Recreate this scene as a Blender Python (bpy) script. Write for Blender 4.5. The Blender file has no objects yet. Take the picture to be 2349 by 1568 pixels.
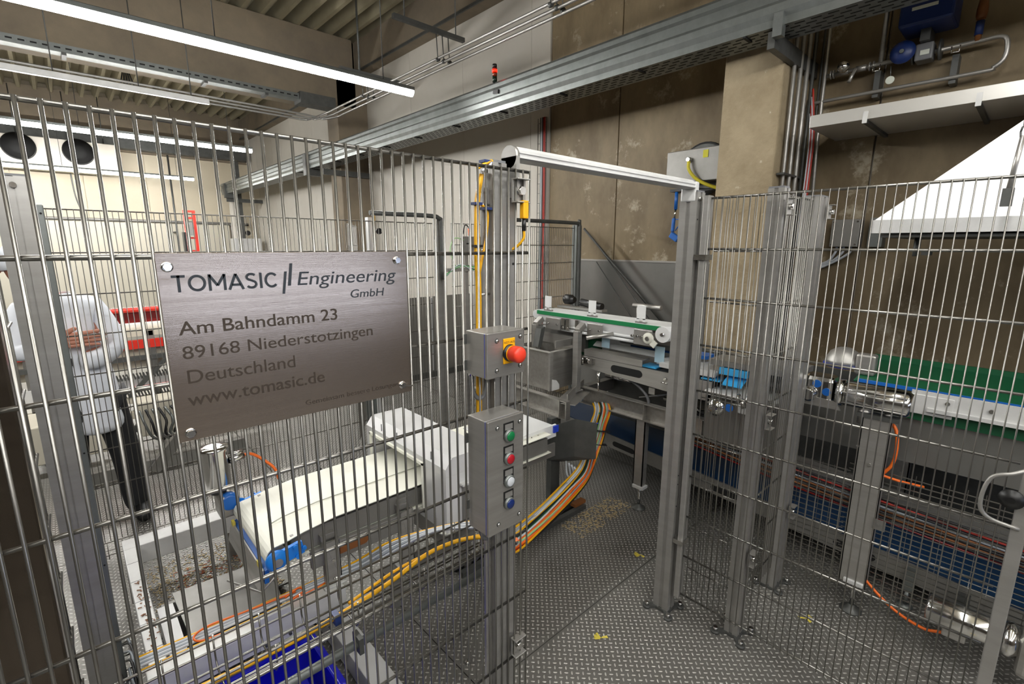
import bpy, math, random
import numpy as np
from mathutils import Vector, Matrix

random.seed(7)
rng = np.random.default_rng(7)
SC = bpy.context.scene
COL = SC.collection

# ------------------------------------------------------------------ camera
def make_camera():
    yaw, pit, rol = math.radians(47.25), math.radians(11.21), math.radians(0.118)
    fwd = Vector((math.cos(pit) * math.cos(yaw), math.cos(pit) * math.sin(yaw), -math.sin(pit)))
    r = Vector((math.sin(yaw), -math.cos(yaw), 0)); u = r.cross(fwd)
    right = r * math.cos(rol) + u * math.sin(rol); up = -r * math.sin(rol) + u * math.cos(rol)
    cd = bpy.data.cameras.new('camera'); cam = bpy.data.objects.new('camera', cd); COL.objects.link(cam)
    m = Matrix((right, up, -fwd)).transposed().to_4x4(); m.translation = (0, 0, 1.6)
    cam.matrix_world = m
    cd.sensor_width = 36; cd.lens = 1108.9 / 2349 * 36; cd.clip_start = 0.02; cd.clip_end = 100
    SC.camera = cam
make_camera()
SC.view_settings.view_transform = 'Standard'; SC.view_settings.look = 'None'
SC.view_settings.gamma = 1; SC.view_settings.use_curve_mapping = False
SC.view_settings.exposure = 0.85
EM = 64.0          # strength of the LED tubes

w = bpy.data.worlds.new('world'); SC.world = w; w.use_nodes = True
w.node_tree.nodes['Background'].inputs[0].default_value = (0.5, 0.48, 0.44, 1)
w.node_tree.nodes['Background'].inputs[1].default_value = 0.05
SC.cycles.max_bounces = 6; SC.cycles.diffuse_bounces = 4; SC.cycles.glossy_bounces = 4
SC.cycles.caustics_reflective = False; SC.cycles.caustics_refractive = False
SC.cycles.sample_clamp_indirect = 4

# ------------------------------------------------------------------ materials
def lin(c):
    if isinstance(c, str):
        c = [int(c[i:i + 2], 16) / 255 for i in (0, 2, 4)]
        return tuple(x / 12.92 if x <= 0.04045 else ((x + 0.055) / 1.055) ** 2.4 for x in c) + (1,)
    return tuple(c) + ((1,) if len(c) == 3 else ())

def mat(name, col, rough=0.5, metal=0.0, emit=0, noise=None, bump=None, wear=None, aniso=0, streak=None, spec=None):
    """noise=(scale, second colour, detail); bump=(scale, strength); wear=(scale, colour, threshold); streak=axis scales"""
    m = bpy.data.materials.new(name); m.use_nodes = True; t = m.node_tree; N = t.nodes; Lk = t.links
    b = N['Principled BSDF']; c = lin(col)
    b.inputs['Base Color'].default_value = c; b.inputs['Roughness'].default_value = rough
    b.inputs['Metallic'].default_value = metal
    if spec is not None: b.inputs['Specular IOR Level'].default_value = spec
    if aniso: b.inputs['Anisotropic'].default_value = aniso
    if emit:
        b.inputs['Emission Color'].default_value = c; b.inputs['Emission Strength'].default_value = emit
    tc = N.new('ShaderNodeTexCoord'); mp = N.new('ShaderNodeMapping'); Lk.new(tc.outputs['Object'], mp.inputs[0])
    if streak: mp.inputs['Scale'].default_value = streak
    last = None
    if noise:
        n = N.new('ShaderNodeTexNoise'); n.inputs['Scale'].default_value = noise[0]
        n.inputs['Detail'].default_value = noise[2] if len(noise) > 2 else 6
        n.inputs['Roughness'].default_value = 0.65
        Lk.new(mp.outputs[0], n.inputs['Vector'])
        rp = N.new('ShaderNodeValToRGB'); rp.color_ramp.elements[0].position = .32; rp.color_ramp.elements[1].position = .68
        rp.color_ramp.elements[0].color = c; rp.color_ramp.elements[1].color = lin(noise[1])
        Lk.new(n.outputs['Fac'], rp.inputs[0]); last = rp.outputs[0]
        if metal > .3:
            mr = N.new('ShaderNodeMapRange'); mr.inputs['To Min'].default_value = rough * .75; mr.inputs['To Max'].default_value = rough * 1.3
            Lk.new(n.outputs['Fac'], mr.inputs['Value']); Lk.new(mr.outputs[0], b.inputs['Roughness'])
    if wear:
        n2 = N.new('ShaderNodeTexNoise'); n2.inputs['Scale'].default_value = wear[0]; n2.inputs['Detail'].default_value = 10
        n2.inputs['Roughness'].default_value = .75
        Lk.new(tc.outputs['Object'], n2.inputs['Vector'])
        r2 = N.new('ShaderNodeValToRGB'); r2.color_ramp.elements[0].position = wear[2]; r2.color_ramp.elements[1].position = wear[2] + .08
        Lk.new(n2.outputs['Fac'], r2.inputs[0])
        mx = N.new('ShaderNodeMix'); mx.data_type = 'RGBA'
        Lk.new(r2.outputs[0], mx.inputs['Factor'])
        if last: Lk.new(last, mx.inputs['A'])
        else: mx.inputs['A'].default_value = c
        mx.inputs['B'].default_value = lin(wear[1]); last = mx.outputs['Result']
    if last: Lk.new(last, b.inputs['Base Color'])
    if bump:
        n3 = N.new('ShaderNodeTexNoise'); n3.inputs['Scale'].default_value = bump[0]; n3.inputs['Detail'].default_value = 8
        Lk.new(mp.outputs[0], n3.inputs['Vector'])
        bp = N.new('ShaderNodeBump'); bp.inputs['Strength'].default_value = bump[1]; bp.inputs['Distance'].default_value = .01
        Lk.new(n3.outputs['Fac'], bp.inputs['Height']); Lk.new(bp.outputs[0], b.inputs['Normal'])
    return m

M = dict(
    steel=mat('brushed_steel', 'b0aeaa', .36, .72, noise=(3, 'a29f99'), streak=(1, 1, 12)),
    steel_x=mat('brushed_steel_sheet', 'aba8a3', .33, .75, noise=(6, '99968f'), bump=(60, .04), streak=(.4, 8, 8)),
    sign=mat('sign_steel', 'b8a999', .20, .95, noise=(5, 'aa9b8b'), bump=(90, .03), streak=(.3, 6, 14)),
    post=mat('post_steel', 'a8a6a2', .42, .65, noise=(2, '979590'), streak=(1, 1, 6)),
    chrome=mat('polished_steel', 'd0cfcc', .14, 1.0),
    wire=mat('fence_wire_steel', '8d8b86', .30, .94),
    wire_far=mat('far_wire_steel', '7d7a75', .35, .85),
    galv=mat('galvanised_steel', '7f8381', .42, .7, noise=(9, '707472')),
    galv_d=mat('dark_galvanised_steel', '5f605e', .5, .6, noise=(9, '525351')),
    dark=mat('dark_void', '0d0d0d', .8),
    black=mat('black_plastic', '121212', .4),
    rubber=mat('black_rubber', '1b1b1c', .6),
    greysheet=mat('machine_grey_steel', '8e8c88', .42, .55, noise=(4, '807e7a')),
    offwhite=mat('white_coated_metal', 'd3d3d2', .35, .1, noise=(2, 'c8c8c8')),
    frame=mat('frame_tube_steel', 'cfcfcd', .40, .12, noise=(8, 'c0c0be')),
    plate=mat('floor_plate_steel', '7d7b76', .38, .5, noise=(2.2, '6d6b66'), wear=(1.1, '5f5c57', .58)),
    lug=mat('floor_tread_steel', 'b2b0ab', .33, .5),
    under=mat('floor_base', '1f1e1c', .8),
    concrete=mat('brown_concrete', '8a7a5e', .6, noise=(2.6, '65563e', 12), bump=(10, .3), wear=(2.8, 'a79c86', .565), streak=(1, 1, .5)),
    pillar=mat('pillar_concrete', 'a4957a', .8, noise=(4, '87785e', 12), bump=(25, .8), wear=(12, 'cabfaa', .62)),
    beamc=mat('beam_concrete', '857864', .8, noise=(1.5, '6c6254'), bump=(14, .15)),
    wallw=mat('white_panel', 'cfcac0', .6, noise=(.8, 'c4beb2')),
    wallc=mat('cream_panel', 'c9bfa9', .6, noise=(.7, 'bdb29b')),
    deck=mat('roof_deck', 'a39a80', .6, .1, noise=(2, '928a72')),
    clad=mat('steel_cladding', '8f8e8b', .34, .7, noise=(1.4, '7f7e7a')),
    led=mat('led_diffuser', 'fbfaf7', .5, emit=EM),
    added_led=mat('added_wide_led_diffuser', 'fbfaf7', .5, emit=EM * .22),
    redglow=mat('red_signal_light', 'ff1508', .3, emit=4),
    redglass=mat('dark_red_lens', '6b100c', .25), orangeglass=mat('orange_lens', '8e2c0a', .25), greenglass=mat('dark_green_lens', '102a1c', .25),
    red=mat('red_plastic', 'cf2e1f', .32), estop=mat('emergency_stop_red', 'd63a24', .35),
    yellow=mat('yellow_cover', 'e9a80c', .4), ycable=mat('yellow_cable', 'e2a812', .45), yhose=mat('yellow_hose', 'cfc236', .4),
    orange=mat('orange_cable', 'e56a1e', .45), gcable=mat('grey_cable', '8f959c', .45), wcable=mat('white_cable', 'c5c9cf', .45),
    green_c=mat('green_cable', '2f8a42', .45), dgreen_c=mat('dark_green_cable', '1d4f38', .45), bcable=mat('black_cable', '17171a', .45),
    redc=mat('red_cable', 'a32c20', .5), lime_c=mat('light_green_cable', '9fc48f', .45),
    blue=mat('blue_plastic', '1d5fb0', .35), bluelight=mat('sky_blue_plastic', '3ba3dd', .4), brightblue=mat('bearing_blue', '1e7fdc', .35),
    blue_belt=mat('blue_belt', '0f2c4a', .4), bin=mat('blue_bin_plastic', '1212b4', .25), valveblue=mat('valve_blue', '1a2f66', .4),
    seal=mat('blue_seal', '2a46c8', .4), paleblue=mat('pale_blue_plate', 'a6c2cf', .4),
    green_belt=mat('green_belt', '0e7a45', .45), green_pan=mat('green_trough', '0a5030', .5), dwall=mat('dark_wall', '453d34', .8), added_glow=mat('added_panel_glow', 'd2e0ff', .4, emit=2.0), dpost=mat('painted_reflection_steel', '5f564c', .22, .9),
    belt=mat('cream_belt', 'f0f0e4', .5, noise=(1, 'e9e8da')), belt_d=mat('belt_stripe', 'b9b9ae', .5), white=mat('white_plastic', 'e6e7e6', .4),
    hood=mat('white_hood', 'f2f2f4', .5), grey=mat('grey_plastic', '6f7072', .5), bg=mat('button_green', '0d6b3a', .25), br=mat('button_red', 'a01420', .25),
    bw=mat('button_white', 'b9bcc0', .3), bb=mat('button_blue', '12275f', .25), text=mat('engraved_dark', '2b3036', .5, .3), text2=mat('engraved_brown', '3a3129', .5, .3),
    skin=mat('skin', 'b87e68', .5), coat=mat('white_coat', 'dfe3ea', .8, bump=(9, .35)), trousers=mat('dark_trousers', '17181b', .8), shoe=mat('black_shoe', '0d0d0f', .5),
    cream=mat('cream_machine', 'c9c3b2', .45), crumb=mat('food_crumbs', 'b5a27a', .8), crumb_r=mat('reddish_crumbs', 'a5552e', .8), leafm=mat('yellow_leaf', 'c9b84a', .6),
    paper=mat('pale_label', 'cfd3c6', .5), stain=mat('rust_brown', '7a4a22', .6), gutter=mat('stainless_channel', 'd2d0ca', .34, .6), ylabel=mat('yellow_label', 'd8d31c', .5),
)

# ------------------------------------------------------------------ mesh kit
class MB:
    def __init__(s): s.v = []; s.f = []; s.sm = []
    def add(s, vs, fs, smooth=False):
        o = len(s.v); s.v += [tuple(v) for v in vs]; s.f += [tuple(i + o for i in f) for f in fs]; s.sm += [smooth] * len(fs); return s
    def box(s, x0, x1, y0, y1, z0, z1):
        vs = [(x, y, z) for x in (x0, x1) for y in (y0, y1) for z in (z0, z1)]
        return s.add(vs, [(0, 1, 3, 2), (4, 6, 7, 5), (0, 4, 5, 1), (2, 3, 7, 6), (0, 2, 6, 4), (1, 5, 7, 3)])
    def bar(s, p0, p1, w, h, up=(0, 0, 1)):
        p0, p1 = Vector(p0), Vector(p1); d = (p1 - p0).normalized(); u = Vector(up)
        if abs(d.dot(u)) > .98: u = Vector((0, 1, 0))
        a = d.cross(u).normalized(); b = a.cross(d).normalized()
        vs = [p + a * (sx * w / 2) + b * (sz * h / 2) for p in (p0, p1) for sx in (-1, 1) for sz in (-1, 1)]
        return s.add(vs, [(0, 1, 3, 2), (4, 6, 7, 5), (0, 4, 5, 1), (2, 3, 7, 6), (0, 2, 6, 4), (1, 5, 7, 3)])
    def ring(s, c, a, b, r, n): return [Vector(c) + a * (r * math.cos(2 * math.pi * i / n)) + b * (r * math.sin(2 * math.pi * i / n)) for i in range(n)]
    def cyl(s, p0, p1, r, n=14, r2=None, cap=True):
        p0, p1 = Vector(p0), Vector(p1); d = (p1 - p0).normalized(); u = Vector((0, 0, 1)) if abs(d.z) < .9 else Vector((1, 0, 0))
        a = d.cross(u).normalized(); b = d.cross(a)
        vs = s.ring(p0, a, b, r, n) + s.ring(p1, a, b, r if r2 is None else r2, n)
        s.add(vs, [(i, (i + 1) % n, n + (i + 1) % n, n + i) for i in range(n)], True)
        if cap: s.add(vs, [tuple(range(n))[::-1], tuple(range(n, 2 * n))])
        return s
    def lathe(s, c, prof, d=(0, 0, 1), n=20, smooth=True):
        """prof = [(radius, height)...] along d from c"""
        c = Vector(c); d = Vector(d).normalized(); u = Vector((0, 0, 1)) if abs(d.z) < .9 else Vector((1, 0, 0)); a = d.cross(u).normalized(); b = d.cross(a)
        vs = []
        for r, h in prof: vs += s.ring(c + d * h, a, b, max(r, 1e-5), n)
        fs = [(k * n + i, k * n + (i + 1) % n, (k + 1) * n + (i + 1) % n, (k + 1) * n + i) for k in range(len(prof) - 1) for i in range(n)]
        s.add(vs, fs, smooth); m = len(prof) - 1
        return s.add(vs, [tuple(range(n))[::-1], tuple(range(m * n, m * n + n))])
    def tube(s, pts, r, n=8, steps=6, straight=False):
        P = [Vector(p) for p in pts]
        if not straight and len(P) > 2:
            Q = []
            E = [P[0] * 2 - P[1]] + P + [P[-1] * 2 - P[-2]]
            for i in range(1, len(E) - 2):
                for k in range(steps):
                    t = k / steps; a, b, c, d = E[i - 1], E[i], E[i + 1], E[i + 2]
                    Q.append(.5 * ((2 * b) + (c - a) * t + (2 * a - 5 * b + 4 * c - d) * t * t + (3 * b - a - 3 * c + d) * t ** 3))
            P = Q + [P[-1]]
        vs = []; prev = None
        for i, p in enumerate(P):
            d = (P[min(i + 1, len(P) - 1)] - P[max(i - 1, 0)]).normalized()
            if prev is None: u = Vector((0, 0, 1)) if abs(d.z) < .9 else Vector((1, 0, 0)); a = d.cross(u).normalized()
            else: a = (prev - d * prev.dot(d)).normalized()
            prev = a; b = d.cross(a); vs += s.ring(p, a, b, r, n)
        m = len(P)
        s.add(vs, [(k * n + i, k * n + (i + 1) % n, (k + 1) * n + (i + 1) % n, (k + 1) * n + i) for k in range(m - 1) for i in range(n)], True)
        return s.add(vs, [tuple(range(n))[::-1], tuple(range((m - 1) * n, m * n))])
    def prism(s, pts, ext):
        n = len(pts); P = [Vector(p) for p in pts]; Q = [p + Vector(ext) for p in P]
        return s.add(P + Q, [tuple(range(n))[::-1], tuple(range(n, 2 * n))] + [(i, (i + 1) % n, n + (i + 1) % n, n + i) for i in range(n)])
    def slab(s, quad, th):
        q = [Vector(p) for p in quad]; nrm = (q[1] - q[0]).cross(q[2] - q[0]).normalized(); return s.prism(quad, nrm * th)
    def build(s, name, m, parent=None, bev=0, kind=None, label=None, local=False, cat=None, group=None):
        me = bpy.data.meshes.new(name)
        vs = s.v
        if parent is not None and not local:
            inv = MW[parent.name].inverted(); vs = [inv @ Vector(v) for v in vs]
        me.from_pydata([tuple(v) for v in vs], [], s.f); me.polygons.foreach_set('use_smooth', s.sm)
        me.materials.append(m)
        # consistent normals
        import bmesh
        bm = bmesh.new(); bm.from_mesh(me); bmesh.ops.remove_doubles(bm, verts=bm.verts, dist=1e-6); bmesh.ops.recalc_face_normals(bm, faces=bm.faces); bm.to_mesh(me); bm.free()
        o = bpy.data.objects.new(name, me); COL.objects.link(o)
        MW[o.name] = MW[parent.name].copy() if parent is not None else Matrix()
        if parent is not None: o.parent = parent
        if bev:
            b = o.modifiers.new('bevel', 'BEVEL'); b.width = bev; b.segments = 2; b.limit_method = 'ANGLE'; b.angle_limit = math.radians(50)
        if kind: o['kind'] = kind
        if label: o['label'] = label
        if cat: o['category'] = cat
        if group: o['group'] = group
        return o
MW = {}
def thing(name, label, cat, loc=(0, 0, 0), group=None, rotz=0, kind=None, parent=None):
    o = bpy.data.objects.new(name, None); COL.objects.link(o); o.location = loc; o.rotation_euler = (0, 0, rotz)
    o.empty_display_size = .1
    MW[o.name] = Matrix.Translation(loc) @ Matrix.Rotation(rotz, 4, 'Z')
    if label: o['label'] = label
    if cat: o['category'] = cat
    if group: o['group'] = group
    if kind: o['kind'] = kind
    return o
def inst(name, me, parent, loc, rot=(0, 0, 0), label=None):
    """one more object sharing a mesh, placed in its parent's own coordinates"""
    o = bpy.data.objects.new(name, me); COL.objects.link(o); o.parent = parent; o.location = loc; o.rotation_euler = rot
    if label: o['label'] = label
    return o
def wloc(parent, p): return MW[parent.name].inverted() @ Vector(p)
def one(name, label, cat, mb, m, loc, bev=0, group=None):
    """a thing that is a single mesh, its origin at loc"""
    mb.v = [tuple(Vector(v) - Vector(loc)) for v in mb.v]
    o = mb.build(name, m, None, bev, None, label, cat=cat, group=group); o.location = loc; return o
def protomesh(mb, name, m):
    o = mb.build(name, m); me = o.data; bpy.data.objects.remove(o); return me

# ================================================================== SETTING
XW, YB, YF, XL = 3.9, 14.2, -4.0, -6.0
floor = MB().box(XL, XW + .2, YF, YB, -.08, -.012).build('floor', M['under'], kind='structure')
xs = [-6, -5.07, -3.07, -1.07, .932, 2.93, 3.9]; ys = [-4, -2.84, -.84, 1.162, 3.16, 5.16, 7.16, 9.16, 11.16, 14.2]
for i in range(len(xs) - 1):
    for j in range(len(ys) - 1):
        MB().box(xs[i] + .002, xs[i + 1] - .002, ys[j] + .002, ys[j + 1] - .002, -.012, 0).build('floor_plate', M['plate'], floor)
def treads():
    p = .0213; k = math.sqrt(.5); L, W, Hh = .0085, .0028, .0019
    n = 420
    I, J = np.meshgrid(np.arange(-n, n), np.arange(-n, n)); I = I.ravel(); J = J.ravel()
    x = (I * p + J * p) * k; y = (-I * p + J * p) * k
    ok = (x > -.7) & (x < 3.85) & (y > -1.1) & (y < 6.6)
    for s in (.932, 2.93): ok &= abs(x - s) > .012
    for s in (1.162, 3.16, 5.16, -.84): ok &= abs(y - s) > .012
    ok &= ~((x > .1) & (x < .9) & (y < .3))
    I, J, x, y = I[ok], J[ok], x[ok], y[ok]
    o = ((I + J) % 2).astype(float)                      # alternate the two directions
    ang = np.where(o > 0, -math.pi / 4, math.pi / 4)
    base = np.array([(-L, 0, 0), (-L * .5, -W, 0), (L * .5, -W, 0), (L, 0, 0), (L * .5, W, 0), (-L * .5, W, 0), (-L * .55, 0, Hh), (L * .55, 0, Hh)])
    c, s_ = np.cos(ang)[:, None], np.sin(ang)[:, None]
    vx = x[:, None] + base[None, :, 0] * c - base[None, :, 1] * s_
    vy = y[:, None] + base[None, :, 0] * s_ + base[None, :, 1] * c
    vz = np.broadcast_to(base[None, :, 2], vx.shape)
    V = np.stack([vx, vy, vz], -1).reshape(-1, 3).astype(np.float32); m = len(x)
    q = np.array([(1, 2, 7, 6), (4, 5, 6, 7)]); t = np.array([(0, 1, 6), (2, 3, 7), (3, 4, 7), (5, 0, 6)])
    off = (np.arange(m) * 8)[:, None, None]
    loops = np.concatenate([(q[None] + off).reshape(m, -1), (t[None] + off).reshape(m, -1)], 1).ravel().astype(np.int32)
    tot = np.tile(np.array([4, 4, 3, 3, 3, 3], np.int32), m); st = np.concatenate([[0], np.cumsum(tot)[:-1]]).astype(np.int32)
    me = bpy.data.meshes.new('tread_pattern'); me.vertices.add(len(V)); me.vertices.foreach_set('co', V.ravel())
    me.loops.add(len(loops)); me.loops.foreach_set('vertex_index', loops)
    me.polygons.add(len(tot)); me.polygons.foreach_set('loop_start', st); me.polygons.foreach_set('loop_total', tot)
    me.update(calc_edges=True); me.materials.append(M['lug'])
    ob = bpy.data.objects.new('tread_pattern', me); COL.objects.link(ob); ob.parent = floor; ob['kind'] = 'stuff'; MW[ob.name] = Matrix()
treads()

# right wall: concrete slabs near, white panels beyond, steel cladding at the foot
wall = MB().box(XW + .03, XW + .2, YF, YB, 0, 4.8).build('wall_right', M['wallw'], kind='structure')
for a, b in ((YF, -1.2), (-1.2, .83), (.83, 2.79), (2.79, 3.64)):
    MB().box(XW, XW + .03, a + .006, b - .006, 0, 4.63).build('concrete_slab', M['concrete'], wall)
yy = 3.65
for k, b in enumerate((3.92, 5.1, 6.3, 7.5, 8.7, 9.9, 11.1, 12.3, 13.5, 14.2)):
    MB().box(XW - .01, XW + .03, yy, b - .004, 0, 4.63).build('white_wall_panel', M['wallw'], wall); yy = b
for a, b in ((1.61, 3.3),):
    MB().box(XW - .012, XW, a + .002, b - .002, 0, 1.46).build('cladding_sheet', M['clad'], wall)
MB().box(XW - .02, XW, 1.61, 3.3, 1.46, 1.475).build('cladding_edge', M['steel'], wall)
MB().box(3.4, XW, 1.24, 1.61, 0, 4.63).build('concrete_pillar', M['pillar'], wall, bev=.012)
MB().box(3.4, XW, 7.6, 8.0, 0, 4.63).build('concrete_pillar', M['beamc'], wall, bev=.012)
MB().box(3.72, XW, YF, YB, 4.2, 4.63).build('wall_top_beam', M['beamc'], wall)
MB().box(3.70, 3.72, YF, YB, 4.19, 4.22).build('joint_strip', M['galv_d'], wall)
# back wall
wb = MB().box(XL, XW, YB, YB + .2, 0, 4.8).build('wall_back', M['wallc'], kind='structure')
for k in range(9):
    x = XL + k * 1.1; MB().box(x + .006, min(x + 1.094, XW), YB - .02, YB, 0, 3.7).build('cream_wall_panel', M['wallc'], wb)
MB().box(XL, XW, YB - .12, YB - .02, 3.62, 4.7).build('end_beam', M['beamc'], wb)
MB().box(XL, 3.8, YB - .35, YB - .12, 3.66, 3.95).build('wall_duct', M['galv_d'], wb)
MB().box(XL, XW, YF - .2, YF, 0, 4.8).build('wall_front', M['dwall'], kind='structure')
MB().box(XL - .2, XL, YF, YB, 0, 4.8).build('wall_left', M['dwall'], kind='structure')
MB().box(.4, 3.3, YF, YF + .02, .98, 1.42).build('added_reflection_panel', M['added_glow'], kind='structure')  # unseen glowing panel, added so the sign mirrors a cool bright band
# corrugated roof deck, ribs along Y
def deck():
    p = .233; prof = []; x = XL
    while x < XW:
        prof += [(x, 4.63), (x + .05, 4.63), (x + .085, 4.80), (x + .198, 4.80)]; x += p
    prof.append((x, 4.63)); n = len(prof)
    vs = [(a, YF, z) for a, z in prof] + [(a, YB, z) for a, z in prof]
    m = MB().add(vs, [(i, i + 1, n + i + 1, n + i) for i in range(n - 1)]); return m.build('ceiling', M['deck'], kind='structure')
ceil = deck()
MB().box(XL, XW + .2, YF, YB, 4.85, 4.95).build('roof_slab', M['beamc'], ceil)
for y0 in (1.2, 7.6):
    MB().box(XL, 3.72, y0, y0 + .4, 3.68, 4.63).build('concrete_beam', M['beamc'], ceil, bev=.01)
    MB().box(XL, 3.66, y0 - .07, y0, 4.12, 4.63).build('beam_flange', M['beamc'], ceil, bev=.01)

# ================================================================== LIGHTING FIXTURES
def led_row(x0, x1, y, z, label, n=2, r=.036, m='led'):
    t = thing('linear_light', label, 'ceiling light', (x0, y, z), 'linear ceiling lights')
    MB().box(x0, x1, y - .035, y + .035, z + .008, z + .04).build('housing', M['galv'], t, bev=.004)
    MB().cyl((x0 + .01, y, z - .005), (x1 - .01, y, z - .005), r, 12).build('diffuser', M[m], t)
    for k in range(n):
        x = x1 - .3 - k * (x1 - x0 - .6) / max(n - 1, 1)
        MB().cyl((x, y, z + .05), (x, y, 4.66), .004, 6).build('hanger', M['galv_d'], t)
    return t
led_row(-1.9, 2.62, 4.2, 3.0, 'long glowing tube light nearest the camera, crossing the upper left', 4)
led_row(-3.2, 2.34, 8.28, 3.0, 'glowing tube light in the middle row, seen behind the fence top', 4)
led_row(-3.6, 2.35, 12.6, 3.0, 'glowing tube light farthest away, in front of the air cooler', 4)
led_row(-3.2, 2.3, .1, 3.05, 'long tube light added out of view above the camera, for reflections in the metal', 3, .08, 'added_led')  # unseen lamp row, added to put highlights on the metal
led_row(-3.2, 2.3, -1.4, 3.05, 'second long tube light added unseen behind the camera, for reflections in the metal', 3, .08, 'added_led')  # also added out of view, brightens the horizontal wires
led_row(-3.2, 2.3, -3.0, 3.05, 'third long tube light added unseen behind the camera, for reflections in the metal', 3, .08, 'added_led')  # another unseen row added for the metal's reflections

# ================================================================== MESH FENCES
RV, RH = .0027, .0040
def fence(name, label, cat, p, L, ax, z0, zs, pitch, mw, rv=RV, rh=RH, side=-1, group=None, ztop=None, root=None):
    """wires of one mesh panel: verticals and horizontals are objects of their own"""
    rot = 0 if ax == 'x' else -math.pi / 2
    t = root or thing(name, label, cat, (p[0], p[1], 0), group, rot)
    ztop = ztop or max(zs) + .003
    vm = protomesh(MB().cyl((0, 0, z0), (0, 0, ztop), rv, 8), 'vertical_wire', mw)
    hm = protomesh(MB().cyl((0, 0, 0), (L, 0, 0), rh, 8), 'horizontal_wire', mw)
    n = int(L / pitch)
    for k in range(n + 1): inst('vertical_wire', vm, t, (k * pitch, side * (rv + rh) * .9, 0))
    for z in zs: inst('horizontal_wire', hm, t, (0, 0, z))
    return t
HZ = [1.783 - .2 * k for k in range(9)]
ff = fence('mesh_panel', 'near stainless mesh fence panel carrying the engraved sign and control boxes', 'fence', (-.305, .915, 0), 1.205, 'x', .14, HZ, .0241, M['wire'])
# door leaf, open, running towards the camera on the right
leaf = fence('mesh_door', 'open mesh door leaf in right foreground, hinged on the slim post', 'door', (1.80, .862, 0), .90, 'y', .11, [1.775 - .1842 * k for k in range(10)], .0238, M['wire'], rv=.0018, rh=.0042)
leaf['label'] = 'open wire mesh door leaf in the right foreground'
MB().box(1.78, 1.82, .862, .885, .10, 1.785).build('hinge_stile', M['post'], leaf, bev=.003)
MB().box(1.765, 1.795, -.075, -.045, .02, 1.80).build('free_stile', M['post'], leaf, bev=.003)
for z in (1.55, .36):
    MB().box(1.77, 1.83, .855, .90, z, z + .02).cyl((1.80, .88, z - .03), (1.80, .88, z + .05), .008, 10).build('hinge', M['chrome'], leaf)
MB().tube([(1.765, -.07, 1.05), (1.73, -.03, 1.03), (1.725, .01, 1.005), (1.725, .02, .93), (1.74, .0, .89), (1.765, -.06, .87)], .005, 8).build('door_handle', M['post'], leaf)
MB().lathe((1.765, -.035, .95), [(.022, 0), (.026, .004), (.026, .012), (.012, .018), (.008, .02)], (-1, 0, 0), 24).build('door_knob', M['black'], leaf)
# short fixed panel behind the leaf and the long oblique panel
fence('mesh_panel', 'short mesh fence panel between the two bolted posts right of the doorway', 'fence', (1.90, .885, 0), .215, 'y', .12, HZ, .0205, M['wire'], rv=.0016, rh=.0034)
fence('mesh_panel', 'oblique mesh fence panel running from second bolted post to the far post', 'fence', (1.93, .665, 0), .345, 'x', .12, HZ, .0225, M['wire'], rv=.0016, rh=.0034)
# side fence of the cell on the left, seen almost edge on
fence('mesh_panel', 'mesh fence panel seen edge-on at the left, between two wide posts', 'fence', (-.125, 1.97, 0), .86, 'y', .12, HZ, .03, M['wire'])
# far fences
fence('mesh_panel', 'far mesh fence panel in front of the person in white coat', 'fence', (-.04, 3.15, 0), 2.13, 'x', .06, [1.765 - .2 * k for k in range(9)], .0238, M['wire_far'], rv=.0017, rh=.0034)
fence('mesh_panel', 'far mesh fence panel between the slim post and brown concrete wall', 'fence', (2.17, 3.02, 0), 1.42, 'x', .06, [1.765 - .156 * k for k in range(11)], .0238, M['wire_far'], rv=.0021, rh=.0032)
fence('mesh_panel', 'low mesh strip under the far fence beside the shoes', 'fence', (-.04, 3.03, 0), 1.0, 'x', .02, [.04, .11], .03, M['wire_far'], rv=.0017, rh=.0022)

def slot_post(name, label, x0, x1, y0, y1, h, foot=True, m='post', grooves=True, z0=0.0):
    t = thing(name, label, 'fence post', ((x0 + x1) / 2, (y0 + y1) / 2, 0), 'fence posts')
    xm, ym = (x0 + x1) / 2, (y0 + y1) / 2
    if grooves:      # extruded profile with a groove in each face
        g = .006; gx, gy = (x1 - x0) * .12, (y1 - y0) * .12
        p = [(x0, y0), (xm - gx, y0), (xm - gx, y0 + g), (xm + gx, y0 + g), (xm + gx, y0), (x1, y0), (x1, ym - gy), (x1 - g, ym - gy), (x1 - g, ym + gy), (x1, ym + gy), (x1, y1), (xm + gx, y1), (xm + gx, y1 - g), (xm - gx, y1 - g), (xm - gx, y1), (x0, y1), (x0, ym + gy), (x0 + g, ym + gy), (x0 + g, ym - gy), (x0, ym - gy)]
        MB().prism([(a, b, z0) for a, b in p], (0, 0, h - z0)).build('profile', M[m], t)
    else: MB().box(x0, x1, y0, y1, z0, h).build('profile', M[m], t, bev=.004)
    MB().box(x0 + .002, x1 - .002, y0 + .002, y1 - .002, h, h + .006).build('end_cap', M['grey'], t)
    if foot:
        r = .055
        MB().box(x0 - .005, x1 + .005, y0 - .005, y1 + .005, 0, .012).build('base_plate', M['galv_d'], t)
        for a in (225, 315, 135, 45):
            c, s = math.cos(math.radians(a)), math.sin(math.radians(a)); bx, by = xm + c * (.03 + r * .8), ym + s * (.03 + r * .8)
            f = MB().bar((xm + c * .02, ym + s * .02, .007), (bx, by, .006), .022, .012).cyl((bx, by, 0), (bx, by, .012), .018, 12).build('foot_lug', M['galv_d'], t)
            MB().cyl((bx, by, .012), (bx, by, .026), .010, 6).build('anchor_bolt', M['chrome'], f)
    return t
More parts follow.
